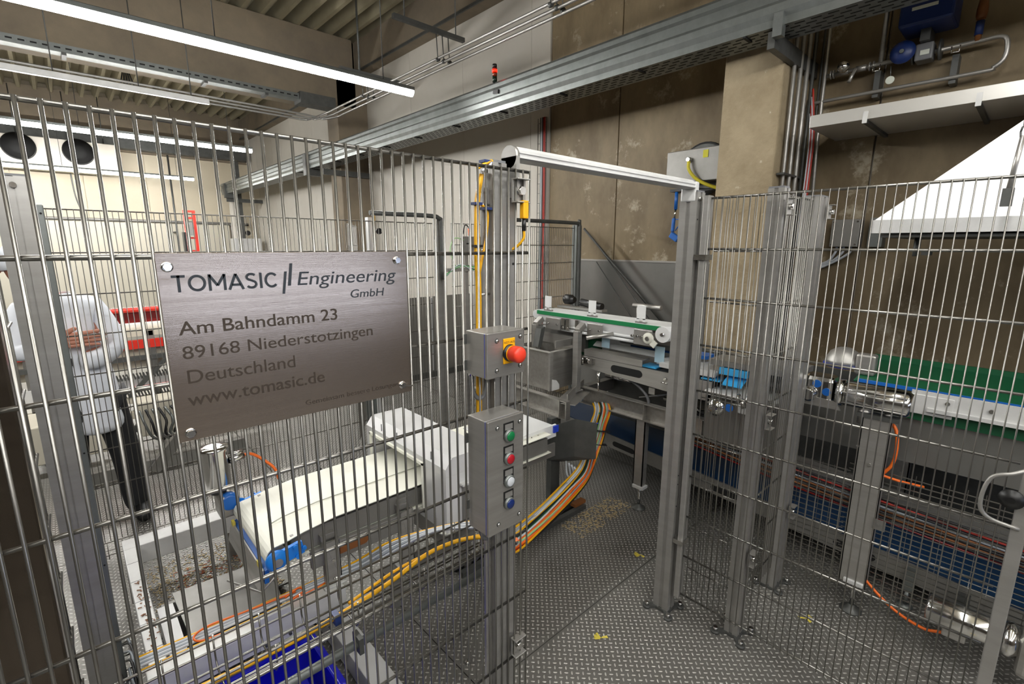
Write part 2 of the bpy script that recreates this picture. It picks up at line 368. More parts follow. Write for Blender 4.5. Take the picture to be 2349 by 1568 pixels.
def clamp(t, x, y, z, dx=1):
    """bolted bracket holding a wire panel"""
    b = MB().box(x - .022, x + .022, y - .012, y - .006, z - .028, z + .028).box(x - .022, x + .022, y - .03, y - .006, z + .026, z + .029).box(x - .022, x + .022, y - .03, y - .006, z - .029, z - .026).build('clamp_bracket', M['steel'], t, bev=.001)
    MB().cyl((x, y - .012, z), (x, y - .026, z), .011, 6).build('clamp_bolt', M['chrome'], b)

# centre post behind the near fence
cp = slot_post('fence_post', 'stainless fence post at the doorway, behind the two control boxes', .80, .845, .935, .985, 1.80)
MB().box(.846, .874, .928, .945, .02, 1.72).build('door_stop_plate', M['post'], cp, bev=.002)
MB().box(.778, .799, .95, .955, .02, 1.775).build('side_angle', M['steel'], cp)
MB().box(.785, .79, .945, .951, 1.64, 1.74).build('slot', M['dark'], cp)
clamp(cp, .868, .925, 1.735); clamp(cp, .868, .925, .42)
for z in (1.585, 1.555, 1.1): MB().lathe((.861, .9279, z), [(.0035, 0), (.003, .001)], (0, -1, 0), 10).build('bolt_hole', M['dark'], cp)
# post on the far side of the doorway, with profile grooves
rp = slot_post('fence_post', 'slim stainless post at the right side of the doorway', 1.775, 1.835, .905, .975, 1.80)
MB().lathe((1.79, .9045, 1.775), [(.010, 0), (.010, .005), (.006, .008)], (0, -1, 0), 6).build('bolt', M['chrome'], rp)
for z in (1.70, .52, .62, .66): MB().lathe((1.786, .9045, z), [(.003, 0), (.003, .001)], (0, -1, 0), 8).build('bolt_hole', M['dark'], rp)
p2 = slot_post('fence_post', 'second bolted post, behind the door leaf', 1.86, 1.915, .635, .69, 1.80)
clamp(p2, 1.875, .63, 1.735); clamp(p2, 1.875, .63, .38); clamp(p2, 1.90, .63, .95)
p3 = slot_post('fence_post', 'far bolted post where the oblique fence meets the conveyor', 2.285, 2.385, .64, .70, 1.80)
clamp(p3, 2.36, .635, 1.74); clamp(p3, 2.34, .635, .40)
pl = slot_post('fence_post', 'wide grey post left of the person, nearer the camera', -.112, -.036, 1.98, 2.05, 1.79, m='post')
MB().lathe((-.068, 1.979, 1.765), [(.008, 0), (.008, .004)], (0, -1, 0), 12).build('bolt', M['chrome'], pl)
MB().box(-.034, -.014, 1.985, 2.01, .1, 1.715).build('narrow_stile', M['galv'], pl, bev=.003)
for z in (1.69, .95, .55): MB().lathe((-.022, 1.984, z), [(.003, 0), (.003, .001)], (0, -1, 0), 8).build('bolt_hole', M['dark'], pl)
slot_post('fence_post', 'steel post with brown reflections painted in, at the extreme left edge', -.205, -.078, 1.03, 1.10, 1.80, m='dpost', grooves=False)  # polished steel; its dark brown reflections are put into the base colour
slot_post('fence_post', 'slim grey far fence post beside the sensor bracket', 2.10, 2.16, 3.10, 3.15, 1.80)
slot_post('fence_post', 'far fence post against the brown concrete wall', 3.60, 3.67, 3.0, 3.06, 1.79, m='galv')
slot_post('fence_post', 'dark far fence post in the back left near the lattice cage', 1.50, 1.56, 3.13, 3.19, 1.42, m='galv')

# sliding door rail over the far fence
t = thing('door_rail', 'dark bent tube rail above the far mesh fence', 'rail', (3.0, 2.98, 1.8))
MB().tube([(1.55, 3.07, 1.815), (2.0, 3.07, 1.815), (2.10, 3.07, 1.80), (2.12, 3.07, 1.74), (2.12, 3.07, 1.35)], .016, 8).build('rail_tube', M['galv_d'], t)
MB().tube([(2.45, 2.97, 1.81), (3.5, 2.97, 1.81), (3.58, 2.97, 1.795), (3.60, 2.97, 1.72), (3.60, 2.97, .4)], .016, 8).build('rail_tube', M['galv_d'], t)

# door header beam (half-round ended extrusion)
hd = thing('door_header', 'pale aluminium header bar spanning the top of the doorway', 'header bar', (1.3, .945, 1.78))
pr = [(.9 + .03, 1.772)] + [(.945 + .028 * math.cos(a), 1.80 + .04 * math.sin(a)) for a in np.linspace(0, math.pi, 9)] + [(.917, 1.772)]
MB().prism([(.87, y, z) for y, z in [(.918, 1.812), (.918, 1.834), (.926, 1.842), (.958, 1.842), (.966, 1.834), (.966, 1.812)]], (.905, 0, 0)).build('beam', M['frame'], hd, bev=.002)
MB().box(.87, 1.775, .913, .918, 1.814, 1.817).box(.87, 1.775, .915, .918, 1.826, 1.829).build('rib', M['frame'], hd)
MB().lathe((.858, .942, 1.818), [(.028, 0), (.028, .012)], (1, 0, 0), 24).build('end_plate', M['post'], hd)
MB().box(.858, .87, .914, .97, 1.72, 1.818).build('end_bracket', M['post'], hd)
MB().box(1.772, 1.80, .912, .972, 1.765, 1.838).build('corner_bracket', M['frame'], hd, bev=.006)

# ================================================================== SIGN
sg = thing('sign_plate', 'engraved brushed steel address sign bolted to the near mesh fence', 'sign', (.317, .903, 1.29))
MB().box(.1045, .5305, .899, .902, 1.288, 1.589).build('plate', M['sign'], sg, bev=.0006)
def tomesh(o, width=None):
    bpy.context.view_layer.update()
    k = width / max(o.dimensions.x, 1e-4) if width else 1
    me = bpy.data.meshes.new_from_object(o.evaluated_get(bpy.context.evaluated_depsgraph_get()))
    if k != 1: me.transform(Matrix.Diagonal((k, 1, 1, 1)))
    p = bpy.data.objects.new('lettering', me); COL.objects.link(p); p.parent = o.parent; p.location = o.location; p.rotation_euler = o.rotation_euler
    c = o.data; bpy.data.objects.remove(o); bpy.data.curves.remove(c); return p
def text(body, x, z, size, mt, width=None, shear=0, off=0, name='lettering', align='LEFT', y=.8987):
    c = bpy.data.curves.new(name, 'FONT'); c.body = body; c.size = size; c.extrude = .0002; c.shear = shear; c.offset = off; c.align_x = align
    c.materials.append(mt); o = bpy.data.objects.new(name, c); COL.objects.link(o)
    o.parent = sg; o.location = wloc(sg, (x, y, z)); o.rotation_euler = (math.pi / 2, 0, 0)
    return tomesh(o, width)
def bold_word(x0, z0, h, w_total):
    """heavy geometric capitals drawn as strokes"""
    st = h * .15; k = st / 2; adv = {'T': .80, 'O': 1.08, 'M': 1.12, 'A': 1.0, 'S': .78, 'I': .26, 'C': .98}; gap = .14
    tot = sum(adv[c] for c in 'TOMASIC') * h + gap * h * 6; s_ = w_total / tot; x = x0
    def line(pts, b):
        for p, q in zip(pts, pts[1:]): b.bar((p[0], .8985, p[1]), (q[0], .8985, q[1]), .0004, st, up=(0, 0, 1) if abs(p[1] - q[1]) < 1e-6 else (0, 1, 0)) if False else b.bar((p[0], .8985, p[1]), (q[0], .8985, q[1]), st, .0004, up=(0, -1, 0))
    for c in 'TOMASIC':
        w_ = adv[c] * h * s_; X = lambda u: x + u * w_; Z = lambda v: z0 + v * h; b = MB(); e = k / h
        if c == 'T': line([(X(0), Z(1 - e)), (X(1), Z(1 - e))], b); line([(X(.5), Z(0)), (X(.5), Z(1))], b)
        elif c in 'OC':
            a0, a1 = (0, 360) if c == 'O' else (42, 318)
            line([(X(.5 + (.5 - .07) * math.cos(math.radians(a))), Z(.5 + (.5 - e) * math.sin(math.radians(a)))) for a in np.linspace(a0, a1, 30)], b)
        elif c == 'M': line([(X(.08), Z(0)), (X(.08), Z(1))], b); line([(X(.92), Z(0)), (X(.92), Z(1))], b); line([(X(.08), Z(.96)), (X(.5), Z(.30))], b); line([(X(.5), Z(.30)), (X(.92), Z(.96))], b)
        elif c == 'A': line([(X(.04), Z(0)), (X(.5), Z(.97))], b); line([(X(.96), Z(0)), (X(.5), Z(.97))], b); line([(X(.22), Z(.30)), (X(.78), Z(.30))], b)
        elif c == 'I': line([(X(.5), Z(0)), (X(.5), Z(1))], b)
        elif c == 'S':
            pts = [(.5 + .40 * math.cos(math.radians(a)), .745 + .19 * math.sin(math.radians(a))) for a in np.linspace(35, 270, 14)] + [(.5 + .42 * math.cos(math.radians(a)), .285 + .215 * math.sin(math.radians(a))) for a in np.linspace(80, -150, 14)]
            line([(X(u), Z(v)) for u, v in pts], b)
        b.build('lettering', M['text'], sg); x += w_ + gap * h * s_
bold_word(.1215, 1.5288, .0262, .1545)
MB().prism([(.2808, .8985, 1.517), (.2852, .8985, 1.517), (.2912, .8985, 1.5556), (.2868, .8985, 1.5556)], (0, .0004, 0)).build('stroke_mark', M['text'], sg)
MB().prism([(.2910, .8985, 1.5306), (.2962, .8985, 1.5306), (.3018, .8985, 1.5694), (.2968, .8985, 1.5694)], (0, .0004, 0)).build('stroke_mark', M['text'], sg)
text('Engineering', .3045, 1.5306, .0345, M['text'], .197, shear=.18)
text('GmbH', .403, 1.5013, .0225, M['text'], .071, shear=.15)
text('Am Bahndamm 23', .1225, 1.4620, .0305, M['text2'], .254, off=.0002)
text('89168 Niederstotzingen', .1225, 1.4232, .0295, M['text2'], .323)
text('Deutschland', .1235, 1.3830, .0315, M['text2'], .166)
text('www.tomasic.de', .1225, 1.3458, .031, M['text2'], .221, off=.0002)
text('Gemeinsam bessere Lösungen', .304, 1.3065, .0135, M['text2'], .193)
for x, z in ((.1183, 1.5681), (.5077, 1.5711), (.1203, 1.3014), (.5087, 1.3063)):
    b = MB().lathe((x, .899, z), [(.0082, 0), (.0082, .0015), (.0062, .002)], (0, -1, 0), 16).cyl((x, .897, z), (x, .892, z), .0062, 6).build('sign_bolt', M['chrome'], sg)
MB().bar((.5087, .893, 1.3063), (.527, .888, 1.3035), .004, .003).build('bolt_shank', M['chrome'], sg)

# ================================================================== CONTROL BOXES
def control_box(name, label, x0, x1, z0, z1):
    t = thing(name, label, 'control box', ((x0 + x1) / 2, .91, z0))
    MB().box(x0, x1, .842, .908, z0, z1).build('housing', M['steel'], t, bev=.002)
    MB().box(x0 + .0015, x1 - .0015, .8385, .842, z0 + .0015, z1 - .0015).build('seal', M['seal'], t)
    MB().box(x0 - .001, x1 + .001, .8295, .8385, z0 - .001, z1 + .001).build('cover', M['steel_x'], t, bev=.002)
    for x in (x0 - .004,):
        for z in (z0 + (z1 - z0) * .2, z1 - (z1 - z0) * .2):
            MB().box(x - .004, x + .004, .905, .912, z - .012, z + .012).build('mounting_tab', M['galv_d'], t)
    return t
eb = control_box('emergency_stop_box', 'upper steel control box with red mushroom emergency stop button', .690, .806, 1.297, 1.404)
db = control_box('push_button_box', 'lower tall steel control box with four round push buttons', .690, .806, .893, 1.192)
def screw(t, x, z):
    b = MB().lathe((x, .8295, z), [(.0062, 0), (.0062, .001)], (0, -1, 0), 16).build('screw', M['galv_d'], t)
    MB().lathe((x, .8285, z), [(.0045, 0), (.0042, .0025), (.002, .0035)], (0, -1, 0), 12).build('screw_head', M['chrome'], b)
for x, z in ((.7185, 1.3845), (.793, 1.3875), (.718, 1.314), (.793, 1.316)): screw(eb, x, z)
for x, z in ((.7187, 1.1713), (.7925, 1.1713), (.7217, .9166), (.7924, .9185)): screw(db, x, z)
MB().box(.738, .775, .8275, .8295, 1.326, 1.387).build('legend_plate', M['yellow'], eb, bev=.001)
def lab(par, body, x, y, z, size, mt):
    c = bpy.data.curves.new('lettering', 'FONT'); c.body = body; c.size = size; c.align_x = 'CENTER'; c.extrude = .0001; c.materials.append(mt)
    o = bpy.data.objects.new('lettering', c); COL.objects.link(o); o.parent = par; o.location = wloc(par, (x, y, z)); o.rotation_euler = (math.pi / 2, 0, 0)
    tomesh(o)
lab(eb, 'NOT-AUS', .7565, .8272, 1.375, .0078, M['text2'])
MB().lathe((.7565, .828, 1.352), [(.0205, 0), (.0205, .005), (.0175, .006), (.0175, .010)], (0, -1, 0), 28).build('button_collar', M['black'], eb)
MB().lathe((.7565, .8185, 1.352), [(.0186, 0), (.0195, .001), (.0195, .002)], (0, -1, 0), 28).build('button_ring', M['yellow'], eb)
MB().lathe((.7565, .818, 1.352), [(.0165, 0), (.0185, .003), (.0195, .012), (.0195, .024), (.0188, .028), (.016, .031), (.009, .033), (.0, .0335)], (0, -1, 0), 32).build('mushroom_button', M['estop'], eb)
for z, mm, lb, tx in ((1.1439, 'bg', 'green push button', 'START'), (1.0838, 'br', 'red push button', 'STOP'), (1.0236, 'bw', 'white push button', 'RESET'), (.9635, 'bb', 'blue push button', 'ZUGANG')):
    x = .7555
    MB().box(x - .0165, x + .0165, .8282, .8295, z - .004, z + .034).build('label_holder', M['black'], db)
    MB().box(x - .0125, x + .0125, .8274, .8283, z + .016, z + .030).build('label_plate', M['steel'], db)
    b = MB().lathe((x, .829, z), [(.0165, 0), (.0165, .004), (.0155, .0075), (.0135, .009), (.0118, .0085)], (0, -1, 0), 28).build('button_bezel', M['galv'], db)
    MB().lathe((x, .8205, z), [(.0122, 0), (.0122, .001), (.010, .0022), (.0, .003)], (0, -1, 0), 24).build('button_cap', M[mm], b, label=lb)
# grey conduit loops under the two boxes
def loop(label, x, z):
    t = thing('cable_loop', label, 'conduit', (x, .93, z), 'conduit loops below the control boxes')
    MB().tube([(x - .022, .93, z + .04), (x - .022, .93, z), (x - .012, .925, z - .026), (x + .006, .925, z - .03), (x + .022, .93, z - .012), (x + .024, .93, z + .035)], .0055, 8).build('conduit', M['grey'], t)
    for dx in (-.022, .024): MB().cyl((x + dx, .93, z + .032), (x + dx, .93, z + .05), .009, 8).build('gland', M['chrome'], t)
loop('grey conduit loop hanging below the emergency stop box', .745, 1.25)
loop('grey conduit loop hanging below the tall push button box', .765, .845)
# yellow cables down the centre post
t = thing('cable_run', 'yellow cables strapped down the back of the near mesh fence', 'cable', (.77, .94, 1.4))
for k, (dx, m_) in enumerate(((0, 'ycable'), (.008, 'ycable'), (.004, 'ycable'))):
    MB().tube([(.775 + dx * .4, .95, 1.77), (.756 + dx, .945 + .004 * k, 1.70), (.752 + dx, .945, 1.6), (.755 + dx, .945, 1.5), (.757 + dx, .948, 1.41), (.757 + dx, .95, 1.2), (.757 + dx, .95, .95)], .0046, 7).build('cable', M[m_], t)
MB().tube([(.755, .94, 1.78), (.80, .94, 1.802), (.815, .95, 1.79)], .004, 7).build('cable', M['ycable'], t)
MB().tube([(.77, .94, 1.775), (.79, .935, 1.79), (.80, .94, 1.80)], .003, 7).build('cable', M['wcable'], t)
MB().tube([(.77, .945, 1.70), (.79, .945, 1.68), (.785, .945, 1.62), (.772, .945, 1.57), (.762, .945, 1.53)], .0035, 7).build('cable', M['ycable'], t)
for z, dx in ((1.70, 0), (1.69, .03), (1.80, .03), (1.60, .0)):
    MB().box(.745 + dx, .768 + dx, .936, .958, z - .003, z + .003).build('cable_tie', M['valveblue'] if z > 1.6 else M['black'], t)
for z, x0 in ((1.70, .765), (1.59, .77), (1.48, .765)):
    MB().cyl((x0, .95, z), (.80, .95, z), .003, 8).build('standoff_rod', M['chrome'], t)
# safety sensor hanging at panel end
t = thing('safety_sensor', 'yellow and black door sensor hanging at the mesh end', 'sensor', (.875, .905, 1.66))
MB().box(.866, .884, .895, .91, 1.668, 1.712).build('sensor_body', M['yellow'], t, bev=.002)
MB().cyl((.875, .903, 1.638), (.875, .903, 1.668), .0055, 10).build('plug', M['black'], t)
MB().tube([(.875, .903, 1.64), (.876, .905, 1.62), (.868, .92, 1.60), (.85, .94, 1.585)], .0035, 7).build('cable', M['ycable'], t)

# ================================================================== UTILITIES UP HIGH
tr = thing('cable_trunking', 'long galvanised steel trunking running along the right wall', 'trunking', (3.1, 6, 2.75))
Y0, Y1 = -1.6, 13.7
MB().prism([(3.10, Y0, 3.05), (3.085, Y0, 3.03), (3.085, Y0, 3.0), (3.10, Y0, 2.985), (3.10, Y0, 2.93), (3.085, Y0, 2.91), (3.085, Y0, 2.87), (3.10, Y0, 2.84), (3.10, Y0, 2.80), (3.34, Y0, 2.80), (3.34, Y0, 2.84), (3.30, Y0, 3.05)], (0, Y1 - Y0, 0)).build('channel', M['galv'], tr)
sl = MB(); y = Y0 + .1; k = 0
while y < 9:
    for r_ in range(5):
        sl.box(3.13 + r_ * .042, 3.140 + r_ * .042, y + (r_ % 2) * .035, y + (r_ % 2) * .035 + .05, 2.7985, 2.801)
    y += .08; k += 1
    if k % 9 == 0: sl.box(3.10, 3.2, y - .02, y - .005, 2.79, 2.80)
sl.build('slot_row', M['dark'], tr, kind='stuff')
MB().box(3.07, 3.12, 1.15, 1.20, 2.74, 2.86).build('bracket_plate', M['galv'], tr)
MB().box(3.12, 3.40, 1.20, 1.24, 2.70, 2.79).box(3.40, 3.88, 1.20, 1.235, 2.70, 2.79).build('wall_bracket', M['galv_d'], tr)
MB().box(3.10, 3.9, 7.55, 7.60, 2.66, 2.74).build('wall_bracket', M['galv_d'], tr)
for y in (8.1, 13.2): MB().box(3.05, 3.3, y, y + .12, 2.70, 3.02).build('joint_piece', M['galv_d'], tr)
MB().box(3.1, 3.9, 13.3, 13.35, 2.62, 2.7).build('wall_bracket', M['galv_d'], tr)
# signal tower
t = thing('signal_tower', 'signal tower with glowing red lamp on the trunking', 'signal light', (3.1, 3.58, 3.0))
MB().bar((3.10, 3.60, 2.97), (3.10, 3.53, 2.96), .03, .035).cyl((3.1, 3.59, 2.97), (3.1, 3.59, 3.06), .009, 10).build('foot', M['black'], t)
MB().cyl((3.1, 3.59, 3.05), (3.1, 3.59, 3.10), .021, 18).build('base_segment', M['greenglass'], t)
MB().cyl((3.1, 3.59, 3.10), (3.1, 3.59, 3.135), .021, 18).build('orange_segment', M['orangeglass'], t)
MB().cyl((3.1, 3.59, 3.135), (3.1, 3.59, 3.155), .023, 18).build('red_segment', M['redglow'], t)
MB().cyl((3.1, 3.59, 3.155), (3.1, 3.59, 3.172), .022, 18).build('red_segment', M['redglass'], t)
MB().cyl((3.1, 3.59, 3.172), (3.1, 3.59, 3.20), .020, 18).build('cap', M['black'], t)
# overhead steel pipes
t = thing('pipe_run', 'three steel pipes bending from under the concrete beam to the right wall', 'pipes', (3, 5, 3.4))
for k in range(3):
    d = k * .07
    MB().tube([(-1.5, 7.30 - d, 3.33 + d * .3), (2.2, 7.30 - d, 3.33 + d * .3), (2.74 + d, 7.30 - d, 3.33 + d * .2), (2.84 + d, 7.24 - d, 3.34), (2.98 + d, 6.98, 3.40 - d * .2), (2.98 + d, 6.6, 3.40 - d * .2), (2.98 + d, 4.5, 3.40 - d * .2), (2.98 + d, -1.5, 3.40 - d * .2)], .013, 8).build('pipe', M['post'], t)
for y in (5.9, 4.3, 2.8):
    for k in range(3): MB().cyl((2.98 + k * .07, y, 3.38), (2.98 + k * .07, y + .02, 3.62), .005, 6).cyl((2.98 + k * .07, y - .015, 3.39), (2.98 + k * .07, y + .015, 3.39), .02, 8).build('pipe_hanger', M['galv_d'], t)
for y, z in ((4.3, 3.62),):
    MB().box(2.50, 3.30, y - .02, y + .02, z, z + .04).build('support_rail', M['galv_d'], t)
    for x in (2.62, 3.2): MB().cyl((x, y, z), (x, y, 4.64), .006, 6).build('threaded_rod', M['galv_d'], t)
MB().box(2.7, 3.5, 5.88, 5.92, 3.62, 3.66).build('support_rail', M['galv_d'], t)
for x in (2.95,): MB().cyl((x, 5.9, 3.66), (x, 5.9, 4.64), .012, 6).build('threaded_rod', M['galv_d'], t)
# cable tray below the beam and unlit raceway
t = thing('cable_tray', 'galvanised cable tray hung along the concrete beam', 'cable tray', (0, 7.4, 3.6))
MB().box(-3, 3.25, 7.36, 7.50, 3.60, 3.61).box(-3, 3.25, 7.355, 7.362, 3.60, 3.68).box(-3, 3.25, 7.498, 7.505, 3.60, 3.68).build('tray', M['galv'], t)
for x in (.3, 1.6, 2.3, 2.9): MB().box(x, x + .04, 7.33, 7.53, 3.57, 3.6).build('tray_clip', M['galv_d'], t)
MB().box(2.75, 3.25, 7.30, 7.55, 3.56, 3.70).build('tray_end_box', M['galv_d'], t)
rc = sl = MB(); x = -2.9
while x < 3.2: sl.box(x, x + .05, 7.352, 7.3555, 3.635, 3.65); x += .09
sl.build('slot_row', M['dark'], t, kind='stuff')
t = thing('lighting_raceway', 'unlit pale raceway hanging parallel to the glowing tubes', 'raceway', (0, 7.1, 3.3))
MB().box(-3, 1.58, 7.08, 7.14, 3.27, 3.33).build('raceway_body', M['frame'], t, bev=.006)
for x in (.2, .9, 1.4): MB().cyl((x, 7.11, 3.33), (x, 7.11, 4.64), .006, 6).build('threaded_rod', M['galv_d'], t)
t = thing('cable_drop', 'bundle of loose wires tied below the roof deck', 'cable', (1.0, 8.6, 3.7))
for k in range(5): MB().tube([(.95 + k * .012, 8.6, 4.6), (.93 + k * .03, 8.6, 4.2), (.95 + k * .01, 8.6, 3.95), (.9 + k * .035, 8.6, 3.7)], .008, 6).build('cable', M['bcable'], t)

# conduit pipes at the side of the near pillar
t = thing('conduit_group', 'vertical steel conduits clamped beside the near concrete pillar', 'conduit', (3.6, 1.2, 0))
for k, (x, y, r_) in enumerate(((3.50, 1.215, .012), (3.58, 1.205, .013), (3.68, 1.20, .014), (3.76, 1.19, .011), (3.82, 1.16, .008))):
    MB().cyl((x, y, .3), (x, y, 4.17), r_, 12).build('conduit', M['post' if k < 3 else 'galv_d'], t)
for z in (2.05, 3.6): MB().box(3.44, 3.86, 1.19, 1.235, z, z + .012).build('clamp_bar', M['galv_d'], t)
for k in range(4): MB().tube([(3.72, 1.165, 2.45 + k * .05), (3.71, 1.15 - k * .008, 2.3), (3.70, 1.145 - k * .008, 2.1), (3.70, 1.15 - k * .008, 1.6)], .006, 6).build('cable', M['redc' if k % 2 else 'wcable'], t)
MB().tube([(3.5, 1.19, 1.72), (3.44, 1.16, 1.62), (3.42, 1.15, 1.52), (3.48, 1.18, 1.36)], .014, 8).build('yellow_hose_end', M['ycable'], t)
# cables at top of the wall behind trunking
t = thing('cable_run', 'red and grey cables climbing the wall above the trunking', 'cable', (3.86, 1.6, 3.3))
for k in range(5): MB().tube([(3.87, 1.64 + k * .025, 2.9), (3.87, 1.66 + k * .02, 3.3), (3.87, 1.65 + k * .025, 4.1)], .008, 6).build('cable', M[('redc', 'wcable', 'gcable', 'redc', 'bcable')[k]], t)

# cable ladder with red cables at the white/brown border
t = thing('cable_ladder', 'thin wire cable ladder with red cables on the white wall edge', 'cable ladder', (3.85, 3.7, .5))
for y in (3.66, 3.78): MB().cyl((3.86, y, .5), (3.86, y, 2.9), .004, 6).build('ladder_rail', M['wire_far'], t)
lr = protomesh(MB().cyl((0, 0, 0), (0, .12, 0), .003, 6), 'ladder_rung', M['wire_far'])
for k in range(24): inst('ladder_rung', lr, t, wloc(t, (3.855, 3.66, .55 + k * .1)))
for k, (y, c) in enumerate(((3.67, 'redc'), (3.685, 'redc'), (3.70, 'bcable'), (3.715, 'wcable'), (3.73, 'galv'))):
    MB().tube([(3.85, y, .5), (3.85, y + .004, 1.2), (3.85, y - .003, 1.9), (3.85, y + .002, 2.9)], .007, 6).build('cable', M[c], t)

# wall pipework with valves, upper right
t = thing('valve_pipework', 'dark steel pipework with blue valve actuator high on the wall', 'pipework', (3.8, .7, 2.6))
MB().tube([(3.80, 1.13, 4.6), (3.80, 1.13, 2.3), (3.80, 1.10, 1.2)], .012, 8, straight=True).build('pipe', M['steel'], t)
MB().tube([(3.80, 1.21, 1.2), (3.80, 1.21, 2.45), (3.80, 1.20, 2.51), (3.80, 1.15, 2.53), (3.80, .40, 2.53), (3.80, .33, 2.54), (3.80, .29, 2.58), (3.80, .29, 2.66), (3.80, .32, 2.69), (3.80, .40, 2.69), (3.80, .5, 2.69)], .011, 8, steps=4).build('pipe', M['steel'], t)
MB().cyl((3.80, 1.12, 2.68), (3.80, .42, 2.69), .012, 10).build('pipe', M['steel'], t)
MB().cyl((3.80, .835, 2.69), (3.80, .845, 4.6), .013, 10).build('pipe', M['steel'], t)
MB().lathe((3.75, 1.015, 2.70), [(.0, -.035), (.022, -.028), (.034, -.008), (.034, .008), (.022, .028), (0, .035)], (0, 1, 0), 16).build('ball_float', M['chrome'], t)
for y in (1.09, 1.075, .885, .865): MB().cyl((3.8, y, 2.682), (3.8, y + .006, 2.682), .026, 12).build('flange', M['steel'], t)
MB().cyl((3.77, .955, 2.68), (3.74, .975, 2.60), .010, 8).build('valve_lever', M['steel'], t)
MB().cyl((3.8, .905, 2.682), (3.8, .96, 2.682), .018, 10).cyl((3.8, 1.0, 2.682), (3.8, 1.06, 2.682), .017, 10).build('valve_body', M['steel'], t)
MB().lathe((3.74, .72, 2.70), [(.052, 0), (.060, .006), (.060, .016), (.035, .03), (.014, .034)], (-1, 0, 0), 28).cyl((3.8, .72, 2.70), (3.73, .72, 2.70), .03, 16).build('hand_wheel', M['valveblue'], t)
MB().cyl((3.706, .72, 2.70), (3.698, .72, 2.70), .011, 12).build('wheel_hub', M['galv'], t)
MB().box(3.74, 3.84, .585, .665, 2.64, 2.73).build('valve_body', M['grey'], t, bev=.008)
MB().box(3.735, 3.74, .60, .64, 2.665, 2.69).build('rating_plate', M['paper'], t)
MB().cyl((3.80, .565, 2.69), (3.80, .555, 2.69), .055, 16).cyl((3.80, .675, 2.69), (3.80, .685, 2.69), .05, 16).build('flange', M['galv_d'], t)
MB().box(3.70, 3.84, .60, .645, 2.73, 2.80).build('actuator_yoke', M['galv_d'], t)
MB().box(3.60, 3.84, .50, .735, 2.79, 2.94).build('actuator_box', M['valveblue'], t, bev=.012)
MB().box(3.595, 3.60, .57, .68, 2.862, 2.878).build('maker_strip', M['paper'], t)
MB().box(3.64, 3.84, .50, .66, 2.93, 3.12).build('actuator_motor', M['valveblue'], t, bev=.02)
MB().cyl((3.8, .41, 2.69), (3.8, .41, 2.88), .014, 10).lathe((3.8, .41, 2.80), [(.02, 0), (.024, .02), (.024, .05), (.018, .1)], (0, 0, 1), 12).build('vent_valve', M['stain'], t)
MB().cyl((3.8, .41, 2.72), (3.8, .41, 2.79), .018, 10).build('vent_base', M['valveblue'], t)
for y, z in ((.845, 2.65), (.49, 2.66)): MB().tube([(3.76, y - .018, z + .02), (3.76, y - .016, z - .012), (3.76, y + .016, z - .012), (3.76, y + .018, z + .02)], .003, 6, straight=True).build('pipe_clip', M['chrome'], t)
for y in (.83, .475): MB().box(3.81, 3.895, y, y + .03, 2.50, 2.65).build('pipe_support', M['galv_d'], t)
MB().cyl((3.77, .77, 2.572), (3.765, .77, 2.572), .022, 20).build('round_tag', M['paper'], t)
MB().cyl((3.77, .77, 2.59), (3.77, .775, 2.65), .002, 6).build('tag_wire', M['galv'], t)
# stainless channel shelf
t = thing('steel_channel', 'bright stainless channel on brackets across the upper right wall', 'channel', (3.4, .5, 2.27))
MB().box(3.345, 3.352, -1.2, 1.045, 2.285, 2.352).box(3.352, 3.87, -1.2, 1.045, 2.285, 2.291).box(3.86, 3.866, -1.2, 1.045, 2.285, 2.40).build('channel_body', M['gutter'], t, bev=.0015)
MB().box(3.352, 3.86, 1.04, 1.045, 2.285, 2.35).build('end_cap', M['gutter'], t)
for y in (.772, .318, -.15):
    b = MB().box(3.338, 3.345, y - .011, y + .011, 2.265, 2.325).build('hook_tab', M['frame'], t)
    MB().box(3.345, 3.88, y - .01, y + .01, 2.268, 2.284).build('bracket_arm', M['galv_d'], t)
# white extraction hood with rim and chain
t = thing('extraction_hood', 'large white sloping extraction hood at the right edge', 'hood', (2.9, -.3, 1.7))
za = 2.62
b = [(2.6, .515), (3.5, .515), (3.5, -1.3), (2.6, -1.3)]; a = [(3.0, .515 - .98), (3.15, .515 - .98), (3.15, -.75), (3.0, -.75)]
MB().add([(x, y, 1.712) for x, y in b] + [(x, y, za) for x, y in a], [(0, 1, 5, 4), (1, 2, 6, 5), (2, 3, 7, 6), (3, 0, 4, 7), (4, 5, 6, 7)]).build('canopy', M['hood'], t)
rim = MB()
for p, q in zip(b, b[1:] + b[:1]): rim.bar((p[0], p[1], 1.685), (q[0], q[1], 1.685), .012, .055)
rim.build('rim', M['frame'], t)
MB().box(2.62, 3.48, -1.28, .495, 1.640, 1.652).build('underside_tray', M['galv_d'], t)
MB().cyl((2.75, .38, 1.56), (2.75, .38, 1.64), .012, 8).box(2.735, 2.80, .33, .36, 1.565, 1.58).build('drain_valve', M['galv_d'], t)
t = thing('hanging_chain', 'steel chain with turnbuckle in front of the white hood', 'chain', (2.45, .105, 1.72))
for k in range(14):
    z = 2.45 - k * .036; th = (k % 2) * math.pi / 2 + .4
    pts = [(2.45 + .008 * math.cos(u) * math.cos(th), .105 + .008 * math.cos(u) * math.sin(th), z + .022 * math.sin(u)) for u in np.linspace(0, 2 * math.pi, 9)]
    MB().tube(pts, .003, 5, straight=True).build('chain_link', M['galv_d'], t)
MB().cyl((2.45, .105, 1.97), (2.45, .115, 1.80), .0075, 8).build('turnbuckle', M['steel'], t)
MB().box(2.44, 2.47, .10, .13, 1.74, 1.80).build('chain_hook', M['galv_d'], t)
